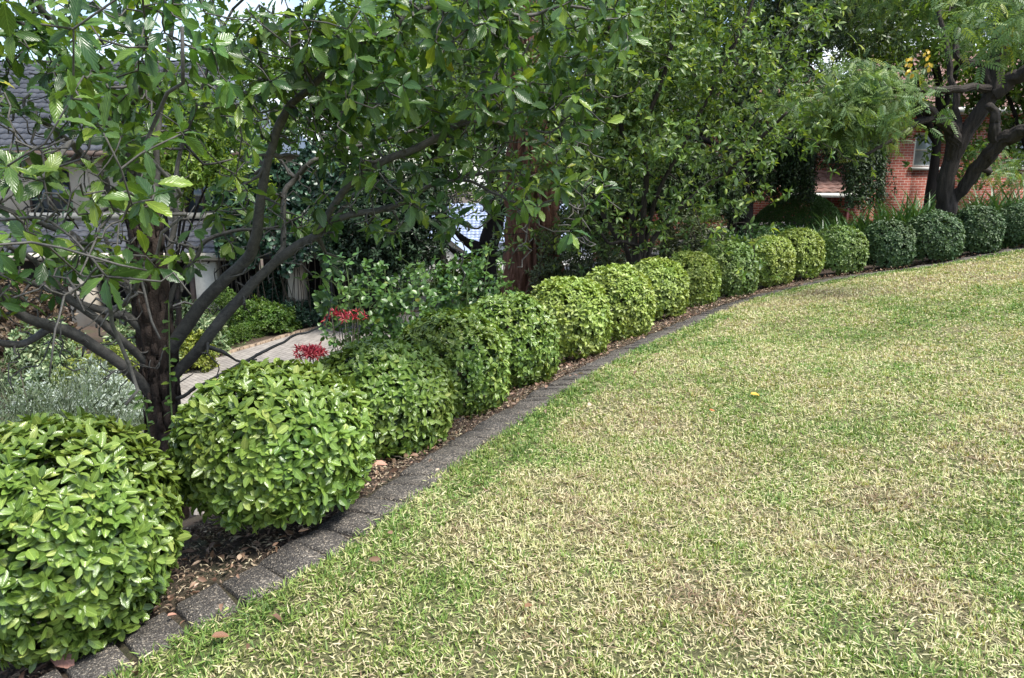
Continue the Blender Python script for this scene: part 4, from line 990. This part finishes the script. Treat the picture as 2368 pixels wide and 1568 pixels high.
shrub('dark_shrub', 'dark low shrub left of the green dome', gp(1690, 600, 14.5), (.5, .4, .45), 500, .08, 'tree_dark', 337, vtop=530)
shrub('garden_shrub', 'light green shrub far behind the rose bushes', gp(1085, 690, 27), (1.6, .8, 1.2), 1200, .14, 'tree_light', 342, vtop=597)
shrub('ground_cover_shrub', 'low blue-green shrub between the dome and the shrub balls', gp(1800, 580, 14.0), (1.1, .5, .40), 900, .07, 'strap', 338, vtop=518)
# topiary ball on a stem
tb = gp(512, 760, 20.5); root = empty('topiary_ball', tb, 'round topiary ball beside the numbered pillar', 'topiary'); g = np.random.default_rng(340)
c = at(512, 697, 20.5); P_, d = cloud(c, (.42, .42, .45), 900, g, .85, -1, 5, .03); Pp, Aa, Uu, LL = rosettes(P_, d + g.normal(0, .3, d.shape), 5, .045, (30, 85), g)
geo = Geo(); geo.add(*leaves(LEAF, Pp, Aa, Uu, LL, .5, g.beta(2, 2, len(Pp)))); V, L, T, A = geo.out(); part('foliage', (V, L, T, A), M['tree_mid'], root)
geo = Geo(); tube(geo, [tb, c], .03, 7); V, L, T, A = geo.out(); part('stem', (V, L, T, A), M['twig'], root)
# clipped green dome
base = gp(1845, 555, 17.); root = empty('clipped_dome', base, 'large smooth dark green clipped dome in front of the brick house', 'hedge'); g = np.random.default_rng(341)
wd = 105 * 17 / F; top = at(1845, 450, 17.)[2] - base[2]
d = norm(g.normal(0, 1, (9000, 3))); d[:, 2] = np.abs(d[:, 2]); P_ = base + d * [wd * 1.12, .95, top] * (1 + .02 * np.sin(5 * d[:, :1]) ) * g.uniform(.95, 1.0, (9000, 1))
geo = Geo(); Pp, Aa, Uu, LL = rosettes(P_, d * [1, 1, 1.4] + g.normal(0, .25, d.shape), 4, .042, (20, 75), g)
geo.add(*leaves(DIAM, Pp, Aa, Uu, LL, .5, g.beta(2, 2, len(Pp)))); V, L, T, A = geo.out(); part('foliage', (V, L, T, A), M['dome'], root)
geo = Geo()
for q_ in range(60):
    t = base + (P_[g.integers(9000)] - base) * .93; tube(geo, catmull([base, base * .5 + t * .5 + [0, 0, .1], t], 3), np.linspace(.02, .005, 7), 5)
V, L, T, A = geo.out(); part('stems', (V, L, T, A), M['twig'], root)
# agapanthus clumps
SP = [(1905,540,14.0,.5,'strap-leaved clump nearest the green dome'),(1960,535,14.2,.55,'strap-leaved clump second from the green dome'),(2020,520,14.4,.6,'strap-leaved clump midway between dome and leaning trunk'),(2080,512,14.4,.7,'tall strap-leaved clump left of the leaning trunk'),(2130,505,14.6,.75,'tall strap-leaved clump touching the leaning trunk'),(2255,490,14.4,.7,'strap-leaved clump right of the leaning trunk'),(2305,485,14.6,.75,'strap-leaved clump second right of the leaning trunk'),(2355,480,14.4,.8,'strap-leaved clump at the right edge')]
VT = [520, 500, 482, 458, 440, 440, 435, 430]
for i_, (u, v, Y, h, lab) in enumerate(SP):
    g = np.random.default_rng(360 + i_); base = gp(u, v, Y); n = 190; h = float(at(u, VT[i_], Y)[2] - base[2]) * 1.12
    root = empty('strap_leaved_plant', base, lab, 'plant', 'strap-leaved plants behind the dark shrub balls')
    geo = Geo()
    az = g.uniform(0, 6.28, n); P_ = base + np.c_[g.normal(0, .16, n), g.normal(0, .13, n), np.zeros(n)]
    el = g.uniform(R(45), R(85), n); L_ = h * g.uniform(.7, 1.15, n)
    for m_ in range(n):
        t = np.linspace(0, 1, 7); bend = g.uniform(.5, 1.5)
        e = el[m_] - bend * t ** 1.5; st_ = L_[m_] / 6; dirs = np.c_[np.cos(az[m_]) * np.cos(e), np.sin(az[m_]) * np.cos(e), np.sin(e)]
        p_ = P_[m_] + np.cumsum(np.vstack([[0, 0, 0], dirs[:-1] * st_]), 0); s2 = np.array([-np.sin(az[m_]), np.cos(az[m_]), 0]); w = .019 * np.array([.8, 1, 1, 1, .85, .6, .1])
        V = np.stack([p_ - s2 * w[:, None], p_ + s2 * w[:, None] + [0, 0, .004]], 1).reshape(-1, 3); L = []
        for a_ in range(6): L += [2*a_, 2*a_+1, 2*a_+3, 2*a_+2]
        geo.add(V, L, [4]*6, np.tile([0, 0, g.uniform()], (14, 1)))
    V, L, T, A = geo.out(); part('leaves', (V, L, T, A), M['strap'], root)
    geo = Geo(); tube(geo, [base + [0, 0, -.05], base + [0, 0, .08]], [.12, .05], 8); V, L, T, A = geo.out(); part('crown_base', (V, L, T, A), M['greenstem'], root)

# ------------------------------------------------------------------ driveway, its brick edging, low hedge
dl = [(-9.5, 9.5), (-8.2, 11.5)]
pe = [on_ground(u, v)[:2] for u, v in ((300, 975), (395, 885), (480, 838), (600, 800), (740, 762))]
LEFT = catmull(np.c_[np.array(dl[:1] + [tuple(pe[0] + np.array([-1.0, -1.8]))] + [tuple(p) for p in pe] + [tuple(pe[-1] + (pe[-1] - pe[-2]) * 1.2 + np.array([1.0, 0])), (1.5, 33)]), np.zeros(9)], 8)[:, :2]
T_ = norm(np.gradient(LEFT, axis=0)); N_ = np.c_[T_[:, 1], -T_[:, 0]]
cross = np.linspace(0, 4.2, 12)
XY = LEFT[:, None] + N_[:, None] * cross[None, :, None]
Z = terr(XY[..., 0], XY[..., 1]) + .03; n0, n1 = XY.shape[:2]
i = np.arange(n0 - 1)[:, None]; j = np.arange(n1 - 1)[None]
q = np.stack([i*n1+j, i*n1+j+1, (i+1)*n1+j+1, (i+1)*n1+j], -1).reshape(-1)
tag(link('driveway', make_mesh('driveway', np.concatenate([XY, Z[..., None]], -1).reshape(-1, 3), q, np.full((n0-1)*(n1-1), 4), smooth=True), M['paver']), kind='structure')
g = Geo(); ss = np.concatenate([[0], np.cumsum(np.linalg.norm(np.diff(LEFT, axis=0), axis=1))])
for a0 in np.arange(0, ss[-1] - .25, .25):
    p0, p1 = (np.array([np.interp(a0 + e_, ss, LEFT[:, 0]), np.interp(a0 + e_, ss, LEFT[:, 1])]) for e_ in (.006, .244))
    t = (p1 - p0) / np.linalg.norm(p1 - p0); n = np.array([-t[1], t[0]]); z = float(terr(p0[0], p0[1]))
    c4_ = [p0, p1, p1 + n * .13, p0 + n * .13]; jz = rng.normal(0, .004)
    V = [(c[0], c[1], z - .05) for c in c4_] + [(c[0], c[1], z + .09 + jz) for c in c4_]
    g.add(V, [0,3,2,1, 4,5,6,7, 0,1,5,4, 1,2,6,5, 2,3,7,6, 3,0,4,7], [4]*6)
V, L, T, A = g.out(); tag(link('driveway_edging', make_mesh('driveway_edging', V, L, T), M['edgebrick']), kind='structure')
# low hedge beyond the edging
pts = [on_ground(u, v)[:2] for u, v in ((470, 818), (540, 797), (600, 777), (660, 758), (720, 742))]
g = np.random.default_rng(370); root = empty('low_hedge', (*pts[0], float(terr(*pts[0]))), 'low loose dark hedge along the far side of the driveway', 'hedge')
pc = catmull(np.c_[np.array(pts), np.zeros(5)], 10); n = 3200; kk = g.integers(0, len(pc), n); a = g.uniform(0, 3.14, n)
d = np.c_[np.zeros(n), -np.cos(a), np.sin(a)]; off = np.c_[g.normal(0, .12, n), np.cos(a) * -.32, np.sin(a) * .42] * g.uniform(.8, 1.1, (n, 1))
P_ = pc[kk] + off; P_[:, 2] = terr(pc[kk][:, 0], pc[kk][:, 1]) + off[:, 2] + .02
geo = Geo(); Pp, Aa, Uu, LL = rosettes(P_, d + g.normal(0, .35, d.shape), 5, .055, (30, 85), g); geo.add(*leaves(LEAF, Pp, Aa, Uu, LL, .4, g.beta(2, 2, len(Pp))))
V, L, T, A = geo.out(); part('foliage', (V, L, T, A), M['tree_mid'], root)
geo = Geo(); tube(geo, np.c_[pc[:, :2], terr(pc[:, 0], pc[:, 1]) + .005], .018, 5)
for q_ in range(40):
    k_ = g.integers(n); b_ = np.array([pc[kk[k_]][0], pc[kk[k_]][1], float(terr(*pc[kk[k_]][:2]))]); tube(geo, [b_, (b_ + P_[k_]) / 2, P_[k_]], [.01, .008, .003], 4)
V, L, T, A = geo.out(); part('stems', (V, L, T, A), M['twig'], root)

# ------------------------------------------------------------------ roofs with real tiles
def tiled(x0, x1, y0, z0, y1, z1, tw=.30, tl=.33, flip=False, wave=.035, xin=0):
    """roof slope from eave (y0,z0) up to ridge (y1,z1): courses of waved tiles, each course lapping the one below"""
    Ls = math.hypot(y1 - y0, z1 - z0); nr = int(Ls / tl); nc = int((x1 - x0) / tw); uy, uz = (y1 - y0) / Ls, (z1 - z0) / Ls; ny, nz = -uz, uy
    if nz < 0: ny, nz = -ny, -nz
    g = Geo(); sub = 6
    for r_ in range(nr):
        ins = xin * r_ / nr
        xs_ = np.linspace(x0 + ins, x1 - ins, max(2, int((x1 - x0 - 2 * ins) / tw)) * sub + 1)
        w = wave * (.5 + .5 * np.cos((xs_ - x0) / tw * 2 * np.pi)) ** .7
        lo = r_ * tl; hi = lo + tl * 1.04
        row = []
        for s__, h in ((lo, -.0), (lo, .035), (hi, .004)):
            row.append(np.c_[xs_, y0 + uy * s__ + ny * (h + w), z0 + uz * s__ + nz * (h + w)])
        V = np.concatenate(row); m_ = len(xs_); L = []
        j_ = np.arange(m_ - 1)
        for a_ in range(2): L.append(np.stack([a_*m_ + j_, a_*m_ + j_ + 1, (a_+1)*m_ + j_ + 1, (a_+1)*m_ + j_], -1).ravel())
        g.add(V, np.concatenate(L), [4] * (2 * (m_ - 1)))
    return g

# ------------------------------------------------------------------ the cream two-storey house on the left
GZ = -2.95
hx0, hx1 = -24., -8.6
house = empty('cream_house', (-16, 25, GZ), 'cream two-storey house with dark tiled roofs behind the near tree', 'house')
g = Geo()
wy = 24.3
wins_up = [(-18.6, -17.0, .0, 1.9), (-15.6, -14.2, .0, 1.9), (-12.6, -11.4, .2, 1.9), (-10.6, -9.4, .2, 1.9)]
# upper wall built round its window openings
xs_ = [hx0]; 
for (a, b, c, d) in wins_up:
    g.box((xs_[-1], wy, .05), (a, wy + .25, 2.62)); g.box((a, wy, .05), (b, wy + .25, c + 0.05 if c > 0 else .12)); g.box((a, wy, d), (b, wy + .25, 2.62)); xs_.append(b)
g.box((xs_[-1], wy, .05), (hx1, wy + .25, 2.62)); g.box((hx1 - .25, wy + .25, .05), (hx1, wy + 8, 2.62))
V, L, T, A = g.out(); part('wall', (V, L, T, A), M['cream_wall'], house)
g = Geo(); g.box((hx0, wy + .6, GZ - .2), (hx1, wy + .85, .05)); V, L, T, A = g.out(); part('porch_wall', (V, L, T, A), M['shadewall'], house)
for (a, b, c, d) in wins_up:
    g = Geo(); c = max(c, .12)
    for bx in (((a, wy+.03, c), (a+.06, wy+.14, d)), ((b-.06, wy+.03, c), (b, wy+.14, d)), ((a+.06, wy+.03, c), (b-.06, wy+.14, c+.06)), ((a+.06, wy+.03, d-.06), (b-.06, wy+.14, d)), (((a+b)/2-.025, wy+.04, c+.06), ((a+b)/2+.025, wy+.13, d-.06))): g.box(*bx)
    V, L, T, A = g.out(); fr = part('window', (V, L, T, A), M['timber'], house)
    g = Geo(); g.box((a+.06, wy+.07, c+.06), (b-.06, wy+.09, d-.06)); V, L, T, A = g.out(); part('pane', (V, L, T, A), M['glass'], fr)
g = tiled(hx0 - .5, hx1 + .5, wy - .75, 2.42, wy + 4.4, 5.9, xin=2.5); V, L, T, A = g.out(); rf = part('roof', (V, L, T, A), M['tile_dark'], house, True)
g = Geo(); g.add([(hx0-.5, wy+4.5, 5.88), (hx1+.5-2.5, wy+4.5, 5.88), (hx1+.5, wy+9.3, 2.42), (hx0-.5, wy+9.3, 2.42)], [0,1,2,3], [4]); g.add([(hx1+.5, wy-.75, 2.42), (hx1+.5, wy+9.3, 2.42), (hx1-2.0, wy+4.5, 5.88)], [0,1,2], [3]); V, L, T, A = g.out(); part('roof_back', (V, L, T, A), M['tile_dark'], rf)
g = Geo(); g.box((hx0-.5, wy-.80, 2.24), (hx1+.5, wy-.755, 2.44)); g.box((hx0-.5, wy-.75, 2.25), (hx1+.5, wy-.002, 2.28)); V, L, T, A = g.out(); part('fascia', (V, L, T, A), M['timber'], house)
g = tiled(hx0, hx1 + .6, wy - 1.95, -.62, wy - .02, .30); V, L, T, A = g.out(); part('porch_roof', (V, L, T, A), M['tile_dark'], house, True)
g = Geo(); g.box((hx0, wy-.03, .33), (hx1+.3, wy-.003, .52)); V, L, T, A = g.out(); part('band', (V, L, T, A), M['cream'], house)
g = Geo(); g.box((hx0, wy-2.0, -.82), (hx1+.6, wy-1.955, -.60)); V, L, T, A = g.out(); part('gutter', (V, L, T, A), M['cream'], house)
g = Geo(); g.box((hx0, wy-1.9, -.86), (hx1+.5, wy+.55, -.84)); V, L, T, A = g.out(); part('porch_ceiling', (V, L, T, A), M['timber'], house)
def xat(u, Y): return (u - CX) / F * Y / ray(u, 700)[1]
py = wy - 1.75
for u0, u1, mt, lab in ((456, 506, 'cream', 'white painted brick pillar bearing the number 9'), (668, 702, 'cream_wall', 'taupe pillar at the right end of the porch'), (162, 222, 'cream_wall', 'wide taupe pillar at the left')):
    x0, x1 = xat(u0, py), xat(u1, py)
    g = Geo(); g.box((x0, py, GZ - .3), (x1, py + .45, -.845))
    V, L, T, A = g.out(); o = part('pillar', (V, L, T, A), M[mt], house); o['label'] = lab
    if u0 == 456:
        cu = bpy.data.curves.new('number', 'FONT'); cu.body = '9'; cu.size = .27; cu.extrude = .012; cu.align_x = 'CENTER'
        cu.materials.append(M['number']); no = bpy.data.objects.new('number', bpy.data.objects.new('n', cu).to_mesh().copy()); COL.objects.link(no); no.parent = o; no.data.materials.clear(); no.data.materials.append(M['number'])
        p9 = at(481, 603, py - .02) - np.array([0, 0, .09]); no.location = tuple(p9 - np.array(house.location)); no.location.x = float(p9[0] - house.location.x); no.rotation_euler = (R(90), 0, 0); no['label'] = 'dark metal house number 9'
        g = Geo(); g.box((x0 - .22, py + .1, GZ - .3), (x0 - .03, py + .3, -.845)); V, L, T, A = g.out(); part('post', (V, L, T, A), M['timber'], house)
g = Geo(); x0 = xat(140, py); g.box((x0, py + .1, GZ - .3), (x0 + .16, py + .3, -.845)); V, L, T, A = g.out(); part('post', (V, L, T, A), M['timber'], house)
# carport wall, shade in its colour, and post right of the porch
g = Geo(); g.box((hx1 + .02, wy + 1.2, GZ - .2), (-4.2, wy + 1.4, -.75)); V, L, T, A = g.out(); part('carport_wall', (V, L, T, A), M['shadewall'], house)
g = Geo(); g.box((hx1 + .62, wy - 1.9, -.78), (-4.2, wy + 1.45, -.62)); V, L, T, A = g.out(); part('carport_roof', (V, L, T, A), M['metal'], house)
g = Geo(); x0 = xat(757, py); g.box((x0, py, GZ - .3), (x0 + .14, py + .14, -.785)); V, L, T, A = g.out(); part('carport_post', (V, L, T, A), M['metal'], house)
# ivy over the corner of the porch
g = np.random.default_rng(380); n = 3300; root = empty('ivy', (-7.2, wy - 1.9, GZ), 'blue-green ivy draped over the right end of the porch roof', 'climbing plant')
u_ = g.uniform(500, 800, n); v_ = 355 + 260 * g.beta(1.2, 1.5, n) + 25 * np.sin(u_ / 17); P_ = np.array([at(a_, b_, wy - 2.15 - abs(g.normal(0, .22))) for a_, b_ in zip(u_, v_)])
Pp, Aa, Uu, LL = rosettes(P_, g.normal(0, .5, (n, 3)) + [0, -1, .2], 4, .12, (40, 100), g); Aa = Aa + [0, 0, -.4]; geo = Geo(); geo.add(*leaves(OVAL, Pp, Aa, Uu, LL, .9, g.beta(2, 2, len(Pp))))
V, L, T, A = geo.out(); part('leaves', (V, L, T, A), M['ivy'], root)
geo = Geo()
for q_ in range(45):
    k_ = g.integers(n); b_ = np.array([P_[k_][0] + g.normal(0, .3), wy - 2.1, GZ]); tube(geo, catmull([b_, (b_ + P_[k_]) / 2 + g.normal(0, .2, 3) * [1, 0, 1], P_[k_]], 4), .012, 4)
V, L, T, A = geo.out(); part('stems', (V, L, T, A), M['twig'], root)

# ------------------------------------------------------------------ red brick house on the right
def z_at(v, Y): return float(at(2000, v, Y)[2])
BY = 25.6
bh = empty('brick_house', (14, BY, .1), 'red brick house with white window sills behind the right-hand trees', 'house')
xm = xat(1965, BY); eave = z_at(262, BY)
wn = [(xat(1968, BY), xat(2000, BY)), (xat(2075, BY), xat(2133, BY)), (xat(2300, BY), xat(2345, BY))]
zs, zt = z_at(386, BY), z_at(306, BY)
g = Geo(); x_ = xm - .3
for a, b in wn:
    if a > x_: g.box((x_, BY, -1.2), (a, BY + .25, eave))
    g.box((a, BY, -1.2), (b, BY + .25, zs)); g.box((a, BY, zt), (b, BY + .25, eave)); x_ = b
g.box((x_, BY, -1.2), (26, BY + .25, eave)); g.box((xm - .3, BY + .25, -1.2), (xm - .05, BY + 1.6, eave))
V, L, T, A = g.out(); part('wall', (V, L, T, A), M['brick'], bh)
WY = BY + 1.6
g = Geo(); g.box((3.0, WY, -1.4), (xm + .3, WY + .25, eave)); V, L, T, A = g.out(); part('side_wing_wall', (V, L, T, A), M['brick'], bh)
for a, b in wn:
    g = Geo()
    for bx in (((a, BY+.05, zs), (a+.07, BY+.16, zt)), ((b-.07, BY+.05, zs), (b, BY+.16, zt)), ((a+.07, BY+.05, zs), (b-.07, BY+.16, zs+.07)), ((a+.07, BY+.05, zt-.07), (b-.07, BY+.16, zt)), ((a+.07, BY+.06, (zs+zt)/2-.03), (b-.07, BY+.15, (zs+zt)/2+.03))): g.box(*bx)
    V, L, T, A = g.out(); fr = part('window', (V, L, T, A), M['white'], bh)
    g = Geo(); g.box((a+.07, BY+.09, zs+.07), (b-.07, BY+.11, zt-.07)); V, L, T, A = g.out(); part('pane', (V, L, T, A), M['curtain'], fr)
    g = Geo(); g.box((a-.08, BY-.09, zs-.11), (b+.08, BY+.045, zs-.003)); V, L, T, A = g.out(); part('sill', (V, L, T, A), M['white'], fr)
g = Geo(); zb_ = z_at(299, BY); g.box((xm-.3, BY-.03, zb_), (26, BY-.003, zb_+.17)); V, L, T, A = g.out(); part('band', (V, L, T, A), M['peach'], bh)
g = Geo(); g.box((xm-.8, BY-.62, eave-.05), (26.5, BY-.5, eave+.13)); g.box((xm-.8, BY-.5, eave-.04), (26.5, BY-.003, eave-.01)); V, L, T, A = g.out(); part('fascia', (V, L, T, A), M['white'], bh)
g = tiled(xm - .8, 26.5, BY - .6, eave + .12, BY + 4.5, eave + 2.7, xin=2.0); V, L, T, A = g.out(); part('roof', (V, L, T, A), M['tile_red'], bh, True)
g = tiled(2.5, xm + .2, WY - .6, eave + .12, BY + 5.5, eave + 2.6, xin=.5); V, L, T, A = g.out(); part('wing_roof', (V, L, T, A), M['tile_red'], bh, True)
zp = z_at(446, BY)
g = tiled(xat(1780, BY), xm - .02, BY - .5, zp, WY - .02, zp + .85); V, L, T, A = g.out(); part('porch_roof', (V, L, T, A), M['tile_red'], bh, True)
g = Geo(); g.box((xat(1780, BY), BY-.55, zp-.14), (xm-.02, BY-.505, zp+.0)); V, L, T, A = g.out(); part('porch_fascia', (V, L, T, A), M['white'], bh)
g = Geo(); g.box((xat(1931, BY), BY - .2, -1.2), (xat(1938, BY), BY - .1, zp - .15)); V, L, T, A = g.out(); part('downpipe', (V, L, T, A), M['maroon'], bh)
g = Geo(); g.box((xat(1902, BY), WY-.04, -1.0), (xat(1925, BY), WY-.003, zp-.3)); V, L, T, A = g.out(); part('door', (V, L, T, A), M['timber'], bh)
# pale concrete yard in front of its left wing
g = Geo(); xs_ = np.linspace(4.6, 9.0, 20); ys_ = np.linspace(19, 27.1, 20); me = sheet('yard_paving', xs_, ys_, .03); tag(link('yard_paving', me, M['concrete']), kind='structure')

# ------------------------------------------------------------------ small white house far behind, picket fences
wy2 = 46.
wh = empty('white_house', (-3.5, wy2, -5.5), 'far white house with pale blue roof glimpsed behind the black-limbed tree', 'house')
def P_(u, v): return at(u, v, wy2)
xl, xr = P_(955, 600)[0], P_(1085, 600)[0]; ze = P_(1000, 590)[2]; za = P_(1000, 538)[2]; zb2 = P_(1000, 700)[2] - 1
g = Geo(); g.add([(xl, wy2, zb2), (xr, wy2, zb2), (xr, wy2, ze), ((xl+xr)/2, wy2, za), (xl, wy2, ze), (xl, wy2+6, zb2), (xr, wy2+6, zb2), (xr, wy2+6, ze), ((xl+xr)/2, wy2+6, za), (xl, wy2+6, ze)], [0,1,2,3,4, 9,8,7,6,5, 0,4,9,5, 1,6,7,2], [5,5,4,4]); V, L, T, A = g.out(); part('wall', (V, L, T, A), M['white'], wh)
g = Geo(); m_ = (xl + xr) / 2; g.add([(xl-.4, wy2-.3, ze-.25), (m_, wy2-.3, za+.06), (m_, wy2+6.3, za+.06), (xl-.4, wy2+6.3, ze-.25), (xr+.4, wy2-.3, ze-.25), (xr+.4, wy2+6.3, ze-.25)], [0,1,2,3, 1,4,5,2], [4,4]); V, L, T, A = g.out(); part('roof', (V, L, T, A), M['tile_blue'], wh)
g = tiled(xl - 3, 9, wy2 + 6.6, za - 1.2, wy2 + 11, za + 1.6, xin=1.); V, L, T, A = g.out(); part('rear_roof', (V, L, T, A), M['tile_blue'], wh)
g = Geo(); g.box((xl - 3, wy2+7, zb2), (9, wy2+7.3, za-1.2)); V, L, T, A = g.out(); part('rear_wall', (V, L, T, A), M['white'], wh)
def picket(label, u0, u1, Y, vtop, mat, h=1.2):
    x0, x1 = at(u0, vtop, Y)[0], at(u1, vtop, Y)[0]; zt_ = at(u0, vtop, Y)[2]
    root = empty('picket_fence', ((x0 + x1) / 2, Y, zt_ - h), label, 'fence')
    g = Geo()
    for x_ in np.arange(x0, x1, .13):
        g.add([(x_, Y, zt_-h), (x_+.075, Y, zt_-h), (x_+.075, Y, zt_-.05), (x_+.037, Y, zt_), (x_, Y, zt_-.05), (x_, Y+.02, zt_-h), (x_+.075, Y+.02, zt_-h), (x_+.075, Y+.02, zt_-.05), (x_+.037, Y+.02, zt_), (x_, Y+.02, zt_-.05)], [0,1,2,3,4, 9,8,7,6,5, 0,4,9,5, 4,3,8,9, 3,2,7,8, 2,1,6,7], [5,5,4,4,4,4])
    V, L, T, A = g.out(); part('pickets', (V, L, T, A), mat, root)
    g = Geo(); g.box((x0, Y+.022, zt_-.3), (x1, Y+.06, zt_-.22)); g.box((x0, Y+.022, zt_-h+.2), (x1, Y+.06, zt_-h+.28)); V, L, T, A = g.out(); part('rails', (V, L, T, A), mat, root)
picket('grey picket fence left of the red-barked trunk', 1125, 1330, 29, 612, M['picket'])
picket('dark picket fence behind the shrubs at the driveway end', 690, 960, 27.5, 640, M['metal'], 1.5)

# ------------------------------------------------------------------ single fallen leaves
def fallen(u, v, size, mat, label, seed, dz=.05, wr=.5, tpl=OVAL):
    g = np.random.default_rng(seed); p = on_ground(u, v); p[2] += dz
    root = empty('fallen_leaf', p, label, 'leaf')
    V, L, T, A = leaves(tpl, p[None] - [[size / 2, 0, 0]], np.array([[1, g.uniform(-1, 1), .15]]), np.array([[g.normal(0, .2), -.35, 1]]), size, wr, .5, curl=.35)
    me = make_mesh('fallen_leaf', V - p, L, T, {'leaf': A}, True); COL.objects.unlink(root); bpy.data.objects.remove(root)
    o = link('fallen_leaf', me, M[mat], None, tuple(p)); tag(o, label, 'leaf', 'single fallen leaves')
fallen(1745, 928, .062, 'orange', 'curled bright orange leaf lying on the lawn', 1)
fallen(1645, 965, .032, 'redleaf', 'small red-orange leaf lying on the lawn', 2)
fallen(165, 1540, .095, 'pinkleaf', 'broad pinkish-brown leaf at the foot of the nearest shrub ball', 3, .05, .6)
fallen(320, 1448, .075, 'brownleaf', 'long tan leaf on the kerb edge beside the nearest shrub ball', 4, .06, .3)
fallen(712, 1215, .055, 'pinkleaf', 'upright pinkish leaf at the kerb below the second shrub ball', 5, .06, .4)
fallen(880, 1098, .06, 'pinkleaf', 'pale curled leaf between second and third shrub balls', 6, .06, .6)
fallen(510, 1505, .05, 'brownleaf', 'dark brown leaf in the grass near the bottom left', 7)
fallen(1225, 1440, .035, 'brownleaf', 'small tan leaf in the lawn, low centre', 9)
fallen(400, 1453, .03, 'pinkleaf', 'small flat tan leaf lying on a kerb block', 10, .045)

def stick(pts, r, label, dz=.03):
    p_ = np.array([on_ground(u, v) for u, v in pts]); p_[:, 2] += dz; p_[1:-1, 2] += .015; base = p_[0].copy()
    geo = Geo(); tube(geo, catmull(p_, 4) + np.random.default_rng(4).normal(0, .002, (len(pts) * 4 - 3, 3)), np.linspace(r, r * .5, len(pts) * 4 - 3), 6)
    V, L, T, A = geo.out(); o = link('fallen_stick', make_mesh('fallen_stick', V - base, L, T, smooth=True), M['twig'], None, tuple(base)); tag(o, label, 'stick')
stick([(870,1040),(885,1056),(905,1070),(930,1072)], .006, 'thin dark stick on the mulch between second and third shrub balls')
stick([(800,1265),(818,1276),(838,1282)], .003, 'short thin stick in the grass beside the kerb')
def stone(u, v, size, label, seed):
    g = np.random.default_rng(seed); p = on_ground(u, v); d = norm(g.normal(0, 1, (26, 3)))
    import bmesh
    bm = bmesh.new()
    for q_ in d * size * [1, .75, .5] * g.uniform(.85, 1.1, (26, 1)): bm.verts.new(tuple(q_))
    bmesh.ops.convex_hull(bm, input=bm.verts); me = bpy.data.meshes.new('stone'); bm.to_mesh(me); bm.free()
    o = link('stone', me, M['concrete'], None, (p[0], p[1], p[2] + size * .35)); tag(o, label, 'stone')
stone(1060, 975, .045, 'pale flat stone at the foot of the fourth shrub ball', 3)
stone(465, 1190, .05, 'grey stone at the back of the mulch between the two nearest shrub balls', 5)

# ------------------------------------------------------------------ sky, sun, camera
SUN_EL, SUN_AZ = R(60), R(122)      # azimuth clockwise from +Y
w = bpy.data.worlds.new('World'); sc.world = w; w.use_nodes = True; nt = w.node_tree
bg = nt.nodes['Background']; sky = nt.nodes.new('ShaderNodeTexSky'); sky.sky_type = 'NISHITA'; sky.sun_disc = False
sky.sun_elevation = SUN_EL; sky.sun_rotation = SUN_AZ
tc = nt.nodes.new('ShaderNodeTexCoord')
cl = noise(nt, 3.2, 6, .6, tc.outputs['Generated'], .3)
cf = ramp(nt, cl, [(.50, (.05, .05, .05)), (.68, (.9, .9, .9))])
nt.links.new(mixc(nt, cf, sky.outputs[0], (8.0, 8.4, 9.0)), bg.inputs[0]); bg.inputs[1].default_value = .125
sun = bpy.data.lights.new('sun', 'SUN'); sun.energy = 3.6; sun.angle = R(18); sun.color = (1, .96, .88)
so = bpy.data.objects.new('sun', sun); COL.objects.link(so)
so.rotation_euler = (math.pi / 2 - SUN_EL, 0, math.pi - SUN_AZ)
cam = bpy.data.cameras.new('camera'); cam.sensor_width = 36; cam.lens = 36 * F / 2368; cam.clip_end = 2000; cam.clip_start = .05
co = bpy.data.objects.new('camera', cam); COL.objects.link(co); co.location = tuple(CAM); co.rotation_euler = (math.pi / 2 - PITCH, 0, 0)
sc.camera = co
sc.view_settings.view_transform = 'Standard'; sc.view_settings.look = 'None'; sc.view_settings.exposure = 1.1; sc.view_settings.gamma = 1
sc.render.engine = 'CYCLES'
cy = sc.cycles
cy.use_denoising = True; cy.max_bounces = 6; cy.diffuse_bounces = 3; cy.glossy_bounces = 2; cy.transmission_bounces = 4; cy.transparent_max_bounces = 4
cy.caustics_reflective = False; cy.caustics_refractive = False; cy.sample_clamp_indirect = 6
